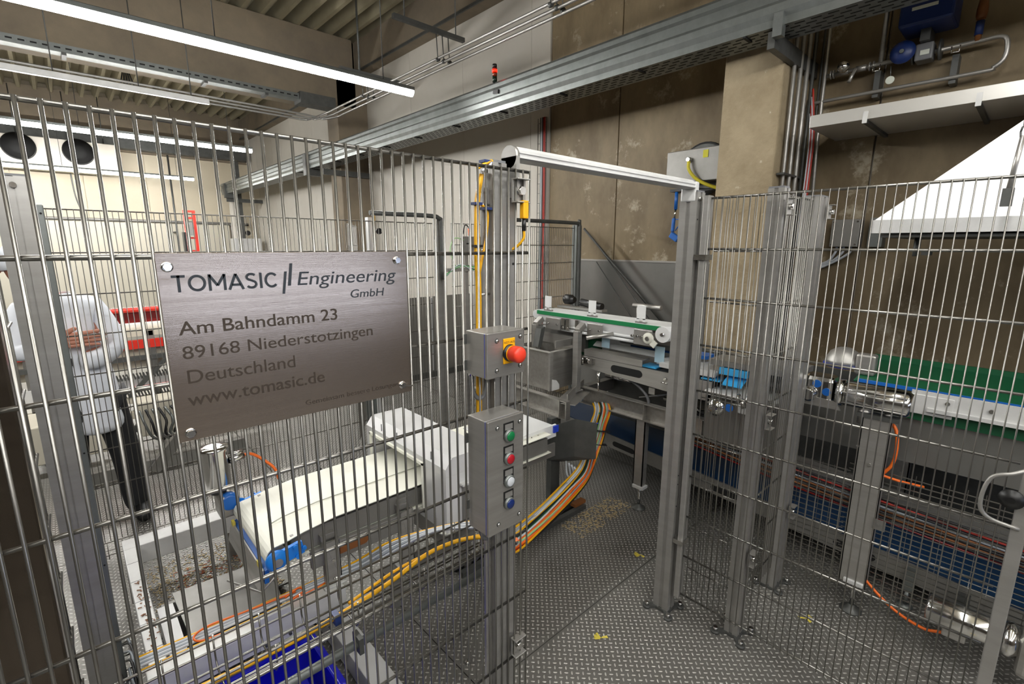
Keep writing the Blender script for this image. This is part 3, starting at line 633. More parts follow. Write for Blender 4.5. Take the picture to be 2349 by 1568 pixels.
# wall hose box, spray gun, junction box
t = thing('hose_reel_box', 'grey wall box with yellow label and yellow hose beside pillar', 'wall box', (3.8, 2.05, 2.1))
MB().box(3.74, 3.9, 1.72, 2.19, 2.10, 2.345).build('housing', M['greysheet'], t, bev=.005)
MB().box(3.736, 3.74, 1.845, 1.885, 2.27, 2.325).build('yellow_sticker', M['ylabel'], t)
MB().lathe((3.735, 1.99, 2.265), [(.018, 0), (.02, .012), (.012, .02), (.014, .035)], (-1, 0, 0), 14).build('hose_coupling', M['chrome'], t)
MB().tube([(3.71, 1.985, 2.25), (3.70, 1.975, 2.19), (3.71, 1.92, 2.12), (3.73, 1.84, 2.07), (3.76, 1.74, 2.03)], .013, 8).build('hose', M['yhose'], t)
MB().lathe((3.86, 1.93, 2.20), [(.20, 0), (.20, .01), (.19, .02)], (-1, 0, 0), 40).build('reel_disc', M['galv_d'], t)
MB().tube([(3.85, 1.93 + .20 * math.cos(a), 2.20 + .20 * math.sin(a)) for a in np.linspace(.1, 6.2, 30)], .008, 6, straight=True).build('reel_rim', M['rubber'], t)
MB().tube([(3.8, 2.0, 2.06), (3.78, 1.85, 2.03), (3.78, 1.7, 2.06)], .015, 8).build('black_hose', M['rubber'], t)
t = thing('spray_gun', 'blue spray gun hanging on its hose left of the pillar', 'spray gun', (3.8, 2.1, 1.6))
MB().box(3.78, 3.9, 2.05, 2.17, 2.04, 2.06).build('hook', M['black'], t)
MB().cyl((3.8, 2.12, 1.90), (3.8, 2.12, 2.05), .014, 10).build('hose', M['blue'], t)
MB().cyl((3.8, 2.125, 1.83), (3.8, 2.12, 1.90), .009, 10).build('swivel', M['chrome'], t)
MB().bar((3.8, 2.13, 1.83), (3.8, 2.135, 1.72), .026, .024).bar((3.8, 2.15, 1.70), (3.8, 2.08, 1.655), .035, .05).build('gun_body', M['blue'], t, bev=.006)
MB().tube([(3.8, 2.125, 1.82), (3.8, 2.07, 1.82), (3.8, 2.06, 1.80), (3.8, 2.11, 1.73)], .004, 6, straight=True).build('trigger_guard', M['blue'], t)
MB().cyl((3.8, 2.085, 1.655), (3.8, 2.06, 1.625), .008, 8).build('nozzle', M['chrome'], t)
t = thing('junction_box', 'small grey steel junction box on the wall below the hood', 'junction box', (3.85, .9, 1.6))
MB().box(3.80, 3.89, .825, .985, 1.60, 1.775).build('housing', M['greysheet'], t, bev=.003)
for y in (.84, .97):
    for z in (1.615, 1.76): MB().cyl((3.80, y, z), (3.796, y, z), .006, 8).build('screw', M['chrome'], t)
for k in range(3): MB().tube([(3.84, .95 - k * .04, 1.60), (3.84, .955 - k * .04, 1.56), (3.86, 1.0 - k * .02, 1.50), (3.87, 1.10, 1.47 - k * .02), (3.87, 1.2, 1.46 - k * .02)], .008, 7).build('cable', M['wcable'], t)
MB().box(3.80, 3.9, .70, .775, 1.60, 1.78).build('mounting_strip', M['galv'], t)

# ================================================================== AIR COOLER, FAR WALL ITEMS
t = thing('air_cooler', 'white twin-fan air cooler hung high on the far wall', 'air cooler', (0, 13.9, 3.1))
MB().box(-1.6, 1.18, 13.55, 13.95, 3.10, 3.66).build('housing', M['wallw'], t, bev=.01)
for x in (-1.1, -.29, .57):
    MB().lathe((x, 13.55, 3.45), [(.25, 0), (.25, .03), (.235, .035)], (0, -1, 0), 32).build('fan_ring', M['black'], t)
    MB().lathe((x, 13.51, 3.45), [(.235, 0), (.06, .02), (.0, .03)], (0, -1, 0), 32).build('fan', M['dark'], t)
for x in (-.3, .45, 1.0): MB().cyl((x, 13.75, 3.66), (x, 13.75, 4.6), .01, 6).build('hanger', M['galv_d'], t)
MB().box(-1.6, 1.16, 13.5, 13.7, 3.04, 3.10).build('drip_tray', M['cream'], t)
t = thing('drain_pipe', 'slim vertical pipe descending in front of the cream far wall', 'pipe', (2.15, 13.8, 0))
MB().cyl((2.1, 13.75, 0), (2.1, 13.75, 3.6), .02, 8).build('pipe', M['galv_d'], t)
MB().box(2.07, 2.13, 13.8, 14.18, 1.9, 1.92).build('pipe_clip', M['galv_d'], t)
t = thing('drain_pipe', 'slim vertical pipe under the air cooler end', 'pipe', (.3, 13.8, 0))
MB().tube([(.4, 13.8, 3.1), (.42, 13.8, 2.6), (.5, 13.8, 2.2)], .015, 6).build('pipe', M['galv_d'], t)
t = thing('door_frame_rail', 'dark rounded rail framing the cream door on the far wall', 'door frame', (1, 14.1, 0))
MB().tube([(-4, 14.12, 2.17), (3.15, 14.12, 2.14), (3.30, 14.12, 2.10), (3.34, 14.12, 1.95), (3.34, 14.12, 0)], .035, 6, steps=3).build('frame_tube', M['greysheet'], t)
MB().box(-4, 3.28, 14.13, 14.17, .1, 2.12).build('door_panel', M['cream'], t)
t = thing('ladder_hoist', 'bright red upright machine column beyond the far fence', 'machine column', (1.55, 9.0, 0))
for x in (1.50, 1.62): MB().box(x - .018, x + .018, 9.0, 9.06, 0, 2.13).build('upright', M['red'], t)
for z in (1.5, 1.7, 1.85, 2.0, 2.1): MB().box(1.5, 1.62, 9.01, 9.04, z, z + .03).build('rung', M['red'], t)
MB().box(1.44, 1.48, 8.98, 9.05, 1.5, 1.8).build('drive_box', M['black'], t)
MB().box(1.53, 1.59, 8.96, 9.02, 1.75, 1.95).build('latch', M['greysheet'], t)
t = thing('wall_cabinet', 'pale grey cabinet at the back corner', 'cabinet', (3.5, 13.4, 0))
MB().box(3.15, 3.75, 13.2, 13.6, .2, 1.77).build('cabinet_body', M['offwhite'], t, bev=.01)
MB().cyl((3.45, 13.18, 1.9), (3.45, 13.2, 1.9), .06, 16).build('round_gauge', M['black'], t)
t = thing('corner_support', 'dark perforated upright beside the back corner', 'support', (3.5, 13.5, 0))
MB().box(3.40, 3.50, 13.6, 13.65, 0, 3.6).build('upright', M['galv_d'], t)
MB().cyl((3.3, 13.7, 0), (3.3, 13.7, 2.65), .07, 14).build('pale_pipe', M['wallw'], t)
t = thing('lattice_cage', 'small mesh cage section with pale post beside the far fence', 'cage', (1.5, 3.5, 0))
cv = protomesh(MB().cyl((0, 0, .1), (0, 0, 1.76), .002, 6), 'vertical_wire', M['wire_far'])
for k in range(16): inst('vertical_wire', cv, t, wloc(t, (1.56 + k * .018, 3.45 + k * .028, 0)))
for z in (1.75, 1.6, 1.45): MB().bar((1.55, 3.43, z), (1.84, 3.88, z), .004, .006).build('horizontal_wire', M['wire_far'], t)
MB().box(1.90, 1.95, 3.80, 3.85, 0, 1.83).build('cage_post', M['offwhite'], t)
MB().cyl((1.99, 3.78, 1.72), (1.99, 3.80, 1.72), .025, 14).build('door_knob', M['black'], t)
MB().tube([(1.93, 3.78, 1.84), (1.95, 3.78, 1.83), (1.94, 3.78, 1.7), (1.95, 3.78, 1.5), (1.95, 3.78, .6)], .006, 6).build('cable', M['ycable'], t)
# low steel partition behind the far fence, right of the sign
t = thing('splash_partition', 'low grey steel partition wall behind the far fence', 'partition', (3.2, 5, 0))
MB().box(2.1, 3.24, 4.96, 4.99, .0, 1.0).build('partition_sheet', M['clad'], t)
MB().box(3.28, 3.885, 4.96, 4.99, .0, 1.0).build('partition_sheet', M['clad'], t)
MB().box(3.24, 3.28, 4.99, 5.0, .0, .98).build('gap_strip', M['white'], t)
MB().box(2.1, 3.885, 4.94, 4.99, 0, .07).build('foot_rail', M['galv_d'], t)
# diagonal braces on the cladding
t = thing('wall_brace', 'two thin diagonal rods against the wall beyond the conveyor', 'brace', (3.86, 2.9, 1.5))
MB().cyl((3.86, 3.126, 1.77), (3.86, 2.2, .93), .012, 8).build('rod', M['galv_d'], t)
MB().cyl((3.86, 2.96, 1.62), (3.86, 2.20, .8), .005, 8).cyl((3.86, 2.96, 1.45), (3.86, 2.4, .8), .005, 8).build('rod', M['galv_d'], t)

# ================================================================== CREAM BELT CONVEYOR
cv = thing('belt_conveyor', 'cream belt conveyor running into the white detector tunnel', 'conveyor', (1.1, 1.95, 0))
BY0, BY1 = 1.745, 2.185
def belt(x0, x1, zt, r, par, y0=BY0, y1=BY1, m='belt', nose=0.0):
    top = [(x1, zt), (x0 + .22, zt), (x0 + .1, zt - nose * .45), (x0 + .03, zt - nose * .9)]
    cx, cz = x0, zt - r - nose
    top += [(cx + r * math.cos(a), cz + r * math.sin(a)) for a in np.linspace(math.pi * .55, math.pi * 1.45, 9)]
    top += [(x1, zt - 2 * r - nose)]
    b = MB(); n = len(top); vs = [(x, y0, z) for x, z in top] + [(x, y1, z) for x, z in top]
    b.add(vs, [(i, i + 1, n + i + 1, n + i) for i in range(n - 1)])
    return b.build('belt', M[m], par)
bo = belt(.445, 1.92, .555, .04, cv, nose=.03)
sd = bo.modifiers.new('thickness', 'SOLIDIFY'); sd.thickness = .003
MB().tube([(.47, 1.90, .533), (.52, 1.90, .5455), (.66, 1.90, .5585), (1.92, 1.90, .5585)], .0022, 6, straight=True).build('belt_stripe', M['belt_d'], cv)
MB().cyl((.445, BY0 + .005, .485), (.445, BY1 - .005, .485), .036, 20).build('end_roller', M['steel'], cv)
MB().box(.50, 1.9, BY0 + .012, BY0 + .024, .455, .535).build('side_plate', M['greysheet'], cv)
MB().box(.50, 1.9, BY1 - .024, BY1 - .012, .455, .535).build('side_plate', M['greysheet'], cv)
MB().box(.56, .98, BY0 - .012, BY0 + .012, .375, .452).build('side_channel', M['greysheet'], cv, bev=.003)
MB().prism([(.70 + .1 * 0 + sx * .075 + .018 * math.cos(a), BY0 - .0125, .413 + .018 * math.sin(a)) for sx, rr in ((1, (-90, 90)), (-1, (90, 270))) for a in np.radians(np.linspace(rr[0], rr[1], 7))], (0, -.001, 0)).build('slot', M['stain'], cv)
for y in (BY0 - .02, BY1 + .03):
    b = MB().lathe((.435, y, .485), [(.038, 0), (.038, .012), (.030, .02), (.016, .024)], (0, -1 if y < 2 else 1, 0), 22).build('bearing_housing', M['brightblue'], cv)
    MB().bar((.44, y, .485), (.53, y, .50), .016, .05).build('bearing_arm', M['brightblue'], b)
    MB().lathe((.435, y - (.024 if y < 2 else -.024), .485), [(.016, 0), (.016, .004)], (0, -1 if y < 2 else 1, 0), 16).build('shaft_end', M['steel'], b)
    for x, z in ((.50, .515), (.505, .475), (.53, .50)): MB().cyl((x, y - .012 if y < 2 else y + .012, z), (x, y - .022 if y < 2 else y + .022, z), .008, 8).build('bolt', M['brightblue'], b)
MB().prism([(.415, BY0 + .0, .452), (.40, BY0, .445), (.395, BY0, .395), (.41, BY0, .395)], (0, .44, 0)).build('scraper', M['blue'], cv)
MB().prism([(.397, BY0 + .0, .45), (.392, BY0, .45), (.375, BY0, .37), (.38, BY0, .37)], (0, .44, 0)).build('scraper_holder', M['steel'], cv)
MB().tube([(.30, 1.86, .395), (.38, 1.735, .375), (.43, 1.72, .43)], .004, 6, straight=True).build('scraper_rod', M['steel'], cv)
for y in (1.78, 2.14):
    MB().box(.39, .40, y, y + .03, .44, .462).build('caught_leaf', M['leafm'], cv)
for x, z0 in ((.635, .293), (.965, .213)):
    l = MB().box(x - .03, x + .03, 1.715, 1.722, z0, .475).box(x + .024, x + .03, 1.715, 1.765, z0, .475).box(x - .03, x - .024, 1.715, 1.75, z0, .475).build('leg', M['steel'], cv, bev=.002)
    MB().box(x - .045, x + .045, 1.70, 1.78, z0 - .008, z0).build('foot_plate', M['frame'], l, bev=.002)
    MB().box(x - .035, x + .02, 1.735, 1.76, .475, .50).build('bracket', M['greysheet'], l, bev=.002)
    for dz in (.02, .1): MB().cyl((x, 1.715, z0 + dz), (x, 1.708, z0 + dz), .007, 8).build('bolt', M['chrome'], l)
MB().box(.94, 1.0, 1.745, 1.80, .49, .52).build('bracket', M['greysheet'], cv, bev=.002)
for x in (.78, .95, 1.2): MB().lathe((x, BY1 + .01, .55), [(.012, 0), (.014, .004), (.006, .012)], (0, 0, 1), 10).build('guide_knob', M['black'], cv)
# drive motor standing at far side
mt = thing('drive_motor', 'upright polished steel drum motor at the conveyor end', 'motor', (.375, 2.27, .56))
MB().lathe((.375, 2.27, .575), [(.045, 0), (.052, .01), (.052, .17), (.056, .178), (.056, .188), (.03, .192)], (0, 0, 1), 28).build('motor_body', M['chrome'], mt)
MB().lathe((.375, 2.27, .555), [(.03, 0), (.035, .02)], (0, 0, 1), 16).build('flange', M['galv_d'], mt)
MB().cyl((.425, 2.26, .69), (.485, 2.27, .695), .016, 14).build('terminal_box', M['chrome'], mt)
MB().cyl((.44, 2.255, .715), (.48, 2.262, .715), .009, 10).build('gland', M['chrome'], mt)
MB().box(.36, .42, 2.2, 2.30, .46, .556).build('gear_housing', M['steel'], mt, bev=.008)
MB().lathe((.40, 2.215, .525), [(.035, -.03), (.04, 0), (.03, .02)], (0, -1, 0), 18).build('blue_cover', M['blue'], mt)
MB().tube([(.485, 2.27, .695), (.52, 2.28, .685), (.56, 2.27, .65), (.60, 2.25, .60), (.61, 2.235, .55)], .0065, 7).build('orange_cable', M['orange'], mt)

# detector tunnel
dt = thing('detector_tunnel', 'white coated detector housing straddling the cream belt', 'detector', (1.18, 1.9, .3))
def ring_body(x0, x1):
    m = MB(); y0, y1, z0, z1 = 1.55, 2.26, .40, .735; a0, a1, c0, c1 = BY0 - .02, BY1 + .02, .44, .655
    m.box(x0, x1, y0, a0, z0, c1 - .0005); m.box(x0, x1, a1, y1, z0, c1 - .0005); m.box(x0, x1, a0, a1, z0, c0)
    m.prism([(x0, y0, c1), (x1, y0, c1), (x1, y0, z1 - .045), (x1 - .035, y0, z1), (x0 + .035, y0, z1), (x0, y0, z1 - .045)], (0, y1 - y0, 0))
    return m
ring_body(1.06, 1.31).build('housing', M['offwhite'], dt)
MB().box(1.05, 1.06, BY0 - .03, BY0 - .02, .43, .665).box(1.05, 1.06, BY1 + .02, BY1 + .03, .43, .665).box(1.05, 1.06, BY0 - .03, BY1 + .03, .655, .668).box(1.05, 1.06, BY0 - .03, BY1 + .03, .43, .44).build('aperture_frame', M['belt'], dt)
MB().box(1.14, 1.30, 1.53, 1.55, .40, .60).build('terminal_cover', M['greysheet'], dt, bev=.003)
MB().box(1.13, 1.31, 1.525, 1.55, .60, .608).build('cover_edge', M['frame'], dt)
MB().lathe((1.255, 1.53, .56), [(.012, 0), (.012, .004)], (0, -1, 0), 16).build('round_knob', M['white'], dt)
for z in (.415, .585): MB().cyl((1.15, 1.53, z), (1.15, 1.526, z), .004, 8).build('screw', M['chrome'], dt)
MB().box(1.08, 1.10, 1.6, 2.2, .30, .40).box(1.26, 1.28, 1.6, 2.2, .30, .40).build('support_rail', M['greysheet'], dt)
MB().lathe((1.08, 1.59, .38), [(.03, 0), (.04, .02)], (0, 0, 1), 16).build('foot', M['belt'], dt)
for y in (1.66, 1.95, 2.1): MB().box(1.062, 1.066, y, y + .004, .70, .735).build('seam_mark', M['grey'], dt)
# downstream belt section past the tunnel
dn = thing('discharge_conveyor', 'white flat belt section beyond the tunnel, right of the control boxes', 'conveyor', (1.8, 1.95, .4))
MB().box(1.60, 2.02, 1.80, 1.812, .50, .575).build('side_guide', M['white'], dn)
MB().box(1.60, 2.02, 1.812, 2.15, .555, .562).build('belt_surface', M['white'], dn)
MB().box(1.60, 1.98, 1.77, 1.78, .40, .48).build('side_plate', M['greysheet'], dn)
MB().box(1.99, 2.03, 1.79, 1.80, .53, .57).build('blue_clip', M['seal'], dn)
MB().box(1.62, 1.95, 2.10, 2.12, .60, .64).build('guide_strip', M['belt'], dn)
for x in (1.80, 1.85): MB().cyl((x, 1.79, .52), (x + .01, 1.76, .50), .006, 8).cyl((x, 1.785, .50), (x, 1.785, .56), .004, 6).build('clamp_screw', M['chrome'], dn)

# ================================================================== WHITE TUBE BASE FRAME, FLOOR BEAMS
fr = thing('base_frame', 'pale rectangular tube frame on the floor under the cream conveyor', 'machine frame', (.4, 2.3, 0))
def tubebar(n, x0, x1, y0, y1, z0, z1, m='frame'): return MB().box(x0, x1, y0, y1, z0, z1).build(n, M[m], fr, bev=.003)
tubebar('far_rail', .04, .50, 2.555, 2.65, .195, .285)
tubebar('left_rail', .04, .088, 1.745, 2.555, .195, .285)
tubebar('near_rail', .03, .66, 1.672, 1.745, .195, .285)
for k in range(5): MB().box(.0405, .0875, 2.42 - k * .15, 2.423 - k * .15, .2851, .2855).build('joint_line', M['grey'], fr)
tubebar('floor_beam', .605, .69, .80, 1.89, .012, .10, 'offwhite')
for x, y in ((.06, 2.6), (.06, 1.71), (.62, 1.71), (.46, 2.6)): MB().box(x - .02, x + .02, y - .02, y + .02, .0 if x < .5 or y > 2 else .1, .195).build('leg', M['greysheet'], fr)
tubebar('side_rail', .86, 1.35, 1.735, 1.79, .15, .205, 'greysheet')
for x in (.9, 1.3): MB().box(x, x + .04, 1.75, 1.78, 0, .15).build('leg', M['greysheet'], fr)
MB().box(.60, .695, 1.90, 1.98, .0, .10).build('beam_block', M['dark'], fr)
MB().box(.33, .46, 1.664, 1.672, .21, .325).box(.34, .48, 1.660, 1.665, .205, .235).build('side_bracket', M['frame'], fr, bev=.002)
for x in (.36, .44): MB().cyl((x, 1.66, .22), (x, 1.654, .22), .006, 8).build('bolt', M['galv_d'], fr)
tubebar('cross_rail', .115, .50, 2.16, 2.18, .02, .20, 'greysheet')
# pale drip plate and tread strip inside the frame
dp = thing('drip_tray', 'flat grey steel tray inside the tube frame', 'tray', (.3, 1.95, .2))
MB().slab([(.165, 1.86, .24), (.47, 1.84, .24), (.50, 2.12, .25), (.155, 2.14, .25)], .006).build('tray_sheet', M['greysheet'], dp, bev=.002)
MB().box(.165, .47, 1.845, 1.852, .10, .24).build('tray_front', M['greysheet'], dp)
MB().box(.10, .15, 1.76, 2.10, .15, .24).build('side_channel', M['offwhite'], dp)
sp = thing('tread_step', 'raised tread plate strewn with food crumbs behind the tray', 'step', (.3, 2.45, .05))
MB().box(.10, .60, 2.19, 2.95, .04, .05).build('step_plate', M['plate'], sp)
b = MB()
for i in range(24):
    for j in range(38):
        x, y = .11 + i * .0203, 2.20 + j * .0195
        if (i + j) % 2: b.bar((x - .006, y - .006, .0505), (x + .006, y + .006, .0505), .0035, .003)
        else: b.bar((x - .006, y + .006, .0505), (x + .006, y - .006, .0505), .0035, .003)
b.build('tread_pattern', M['lug'], sp, kind='stuff')
def crumbs(name, label, n, x0, x1, y0, y1, z, m, sz=.012, dens=1.0):
    b = MB()
    for _ in range(n):
        x = x0 + (x1 - x0) * random.random(); y = y0 + (y1 - y0) * random.random() ** dens; a = random.random() * 3.14; l = sz * (.3 + random.random() * .8)
        b.bar((x - l * math.cos(a) / 2, y - l * math.sin(a) / 2, z + .002), (x + l * math.cos(a) / 2, y + l * math.sin(a) / 2, z + .002), .002 + random.random() * .002, .002)
    o = b.build(name, M[m], None, kind='stuff', label=label, cat='crumbs'); return o
crumbs('food_crumbs', 'tan food crumbs scattered on the raised tread plate', 1500, .11, .58, 2.20, 2.75, .051, 'crumb', .014, 1.6)
crumbs('food_crumbs', 'reddish shreds on the raised tread plate', 260, .2, .56, 2.2, 2.62, .052, 'crumb_r', .02, 1.3)
crumbs('food_crumbs', 'tan crumbs on the floor below the cable bundle', 320, 1.95, 2.45, 1.52, 1.69, .001, 'crumb', .022)
crumbs('food_crumbs', 'few dark shreds lying on the left rail of the tube frame', 60, .05, .085, 1.78, 2.3, .286, 'stain', .014)
for lb, x, y in (('small yellow leaf on the floor in front of the leg foot', 2.05, 1.22), ('small yellow leaf near the centre post', 1.45, 1.02), ('small yellow leaf on the floor at lower right', 1.95, .12), ('two yellow straws on the floor behind the door leaf', 2.2, .48), ('yellow leaf under the motor at lower right', 2.15, -.06)):
    b = MB()
    for k in range(5): a = random.random() * 6.28; b.slab([(x, y, .003), (x + .03 * math.cos(a), y + .03 * math.sin(a), .004), (x + .028 * math.cos(a + .4), y + .028 * math.sin(a + .4), .006), (x + .01 * math.cos(a + .8), y + .01 * math.sin(a + .8), .004)], .001)
    one('yellow_leaf', lb, 'leaf', b, M['leafm'], (x, y, 0))
MB_ = MB().lathe((.97, 1.30, 0), [(.012, .001), (.012, .008), (.004, .012)], (0, 0, 1), 14)
one('floor_bolt', 'single shiny bolt head on the tread plate under the near fence', 'bolt', MB_, M['chrome'], (.97, 1.30, 0))

# blue crate
bn = thing('plastic_crate', 'deep blue plastic crate under the pale tube frame', 'crate', (.25, 1.45, .01))
bx0, bx1, by0, by1, bz = -.08, .50, .98, 1.64, .175
MB().box(bx0, bx1, by0, by1, .008, .016).build('crate_floor', M['bin'], bn)
for q in ((bx0, bx0 + .006, by0, by1), (bx1 - .006, bx1, by0, by1), (bx0, bx1, by0, by0 + .006), (bx0, bx1, by1 - .006, by1)): MB().box(q[0], q[1], q[2], q[3], .01, bz).build('crate_wall', M['bin'], bn)
for q in ((bx0 - .02, bx0, by0 - .02, by1 + .02), (bx1, bx1 + .022, by0 - .02, by1 + .02), (bx0, bx1, by0 - .02, by0), (bx0, bx1, by1, by1 + .02)): MB().box(q[0], q[1], q[2], q[3], bz - .012, bz).build('rim', M['bin'], bn, bev=.002)
for k in range(5): MB().box(bx1 - .001, bx1 + .016, by0 + .06 + k * .13, by0 + .066 + k * .13, .02, bz - .01).build('rib', M['bin'], bn)
MB().slab([(bx0 + .04, 1.1, .09), (bx1 - .06, 1.15, .06), (bx1 - .05, 1.56, .10), (bx0 + .05, 1.5, .13)], .003).build('folded_liner', M['bin'], bn)
# wire basket tray behind the near fence with yellow cable and conduit
ct = thing('cable_basket', 'wire basket cable tray clipped low behind the near mesh fence', 'cable basket', (.4, 1.1, .6))
for y, z in ((1.07, .66), (1.10, .625), (1.14, .62), (1.18, .625), (1.20, .66), (1.20, .69), (1.07, .69)): MB().cyl((-.6, y, z), (.93, y, z), .0032, 7).build('long_wire', M['wire'], ct)
hk = protomesh(MB().tube([(0, 1.07, .70), (0, 1.07, .64), (0, 1.085, .62), (0, 1.19, .62), (0, 1.20, .64), (0, 1.20, .70)], .0022, 6, straight=True), 'cross_wire', M['wire'])
for k in range(14): inst('cross_wire', hk, ct, wloc(ct, (-.45 + k * .1, 0, 0)))
yc = thing('cable_run', 'thick yellow cable lying along the wire basket behind the near fence', 'cable', (.4, 1.1, .66))
MB().tube([(-.6, 1.12, .67), (-.1, 1.11, .665), (.3, 1.10, .66), (.55, 1.12, .665), (.72, 1.15, .675), (.86, 1.13, .672), (.93, 1.06, .665), (.92, 1.0, .655)], .0065, 8).build('cable', M['ycable'], yc)
MB().tube([(.45, 1.13, .66), (.62, 1.16, .665), (.78, 1.15, .67), (.90, 1.12, .67), (.935, 1.07, .66)], .0045, 7).build('cable', M['ycable'], yc)
MB().box(.395, .41, 1.085, 1.115, .65, .675).build('cable_tie', M['valveblue'], yc)
cd_ = thing('conduit', 'smooth grey conduit pipe below the yellow cable', 'conduit', (.3, 1.05, .6))
MB().cyl((-.6, 1.05, .60), (.88, 1.05, .60), .0115, 12).build('pipe', M['galv'], cd_)
for x in (.18, .43): MB().box(x, x + .012, 1.03, 1.07, .58, .625).build('pipe_clip', M['galv_d'], cd_)
g2 = thing('cable_run', 'grey and white cables crossing from the tube frame to the basket', 'cable', (.8, 1.5, .3))
for k in range(6):
    d = k * .012
    MB().tube([(.02, 1.765 + d * .6, .285 + d * .1), (.3, 1.76 + d * .6, .285), (.58, 1.755 + d * .5, .29), (.72, 1.66 + d, .34), (.82, 1.52 + d, .46), (.88 + d, 1.36, .58), (.93 + d, 1.17, .66), (.97, 1.06, .68)], .0048, 7).build('cable', M[('wcable', 'gcable', 'wcable', 'gcable', 'wcable', 'ycable')[k]], g2)
MB().tube([(.02, 1.735, .29), (.35, 1.732, .29), (.62, 1.735, .29)], .004, 6).build('cable', M['ycable'], g2)
o2 = thing('cable_run', 'thin orange hose looped on the pale tube frame', 'cable', (.3, 1.85, .22))
MB().tube([(.50, 1.76, .30), (.34, 1.775, .30), (.22, 1.79, .30), (.17, 1.77, .30), (.18, 1.74, .295), (.25, 1.73, .29)], .0035, 7).build('hose', M['orange'], o2)
MB().tube([(.46, 1.76, .295), (.51, 1.76, .31), (.52, 1.735, .305), (.47, 1.73, .295), (.57, 1.735, .292), (.64, 1.75, .295)], .004, 7).build('hose', M['orange'], o2)
vb = thing('valve_block', 'small ladder frame with pneumatic valves at the far left floor', 'valve rack', (0, 1.9, .1))
for x in (-.03, .005): MB().cyl((x, 1.55, .12), (x, 2.2, .12), .004, 6).build('rail', M['wire'], vb)
for k in range(8): MB().cyl((-.03, 1.6 + k * .08, .12), (.005, 1.6 + k * .08, .12), .003, 6).build('rung', M['wire'], vb)
MB().box(-.022, -.005, 1.83, 1.91, .125, .145).build('white_valve', M['white'], vb)
for k in range(6): MB().tube([(-.03 + k * .006, 2.2 - k * .05, .12), (-.02 + random.random() * .03, 2.1 - k * .05, .17), (random.random() * .02, 1.95 - k * .06, .13), (-.01, 1.85 - k * .06, .16), (.01, 1.7, .12)], .004, 6).build('hose', M['bcable' if k % 2 else 'gcable'], vb)

# ================================================================== MACHINE BY THE RIGHT WALL
mf = thing('machine_frame', 'welded stainless channel frame carrying the hopper and upper conveyors', 'machine frame', (2.3, 1.7, 0))
def channel(n, x0, x1, y0, y1, z0, z1, par=mf, flange=.035, m='steel_x'):
    """C channel along Y, open side facing -X"""
    return MB().box(x0, x0 + .006, y0, y1, z0, z1).box(x0 - flange, x0, y0, y1, z1 - .006, z1).box(x0 - flange, x0, y0, y1, z0, z0 + .006).build(n, M[m], par)
channel('channel_beam', 2.12 + .04, 0, 1.82, 2.75, .565, .68)
MB().box(2.12, 2.16, 1.815, 1.821, .565, .68).box(2.12, 2.165, 1.87, 1.874, .565, .68).build('end_plate', M['steel_x'], mf)
channel('channel_beam', 2.47, 0, .75, 1.965, .575, .685)
for y in (1.48, 1.12): MB().box(2.435, 2.475, y, y + .005, .575, .685).build('stiffener', M['steel_x'], mf)
MB().bar((2.16, 1.84, .675), (2.50, 1.99, .675), .006, .09).bar((2.155, 1.87, .683), (2.50, 2.02, .683), .05, .006).build('cross_member', M['steel'], mf)
MB().bar((2.15, 1.83, .66), (2.42, 1.93, .665), .10, .006).build('folded_flange', M['steel'], mf)
MB().box(2.50, 3.05, 1.95, 2.0, .60, .68).build('cross_member', M['greysheet'], mf)
def leg(x, y, z0, z1, par, h=.05, wx=.065):
    l = MB().box(x, x + .006, y - wx / 2, y + wx / 2, z0, z1).box(x, x + .045, y - wx / 2, y - wx / 2 + .006, z0, z1).box(x, x + .045, y + wx / 2 - .006, y + wx / 2, z0, z1).build('leg', M['steel'], par)
    MB().box(x - .01, x + .05, y - .045, y + .03, z0, z0 + .02).build('foot_bracket', M['frame'], l, bev=.003)
    MB().cyl((x + .015, y - .01, .012), (x + .015, y - .01, z0 + .03), .009, 10).build('foot_spindle', M['chrome'], l)
    MB().lathe((x + .015, y - .01, 0), [(.042, 0), (.042, .006), (.02, .016), (.011, .03)], (0, 0, 1), 20).build('foot_disc', M['galv_d'], l)
    return l
leg(2.44, 1.50, .135, .575, mf)
leg(3.13, 1.50, .135, .575, mf); leg(2.2, 2.6, .135, .57, mf)
# uprights carrying the top conveyor
for x, y in ((2.35, 1.93), (2.35, 2.30)):
    MB().bar((x, y, .685), (x, y, 1.075), .04, .04).bar((x, y, 1.075), (x + .055, y, 1.11), .04, .035).build('upright', M['steel'], mf, bev=.002)
    MB().box(x - .035, x + .035, y - .03, y + .03, .684, .692).build('upright_foot', M['steel'], mf)
# hopper
hp = thing('hopper', 'open topped brushed steel hopper box on the machine frame', 'hopper', (2.3, 2.15, .69))
for q in (((2.20, 2.03), (2.20, 2.36)), ((2.20, 2.03), (2.45, 2.03)), ((2.45, 2.03), (2.45, 2.36)), ((2.20, 2.36), (2.45, 2.36))):
    (xa, ya), (xb, yb_) = q; MB().bar((xa, ya, .815), (xb, yb_, .815), .004, .25).build('hopper_wall', M['steel_x'], hp)
MB().bar((2.195, 2.02, .943), (2.195, 2.37, .943), .022, .006).bar((2.20, 2.025, .943), (2.45, 2.025, .943), .016, .006).build('rim', M['gutter'], hp)
MB().box(2.19, 2.22, 2.015, 2.03, .69, .94).build('corner_strip', M['steel'], hp)
MB().prism([(2.21, 2.012, .69), (2.28, 2.012, .69), (2.28, 2.012, .72), (2.25, 2.012, .755), (2.21, 2.012, .765)], (0, .006, 0)).build('lug_plate', M['frame'], hp)
MB().slab([(2.22, 2.06, .93), (2.22, 2.34, .93), (2.40, 2.34, .80), (2.40, 2.06, .80)], .004).build('chute_sheet', M['gutter'], hp)
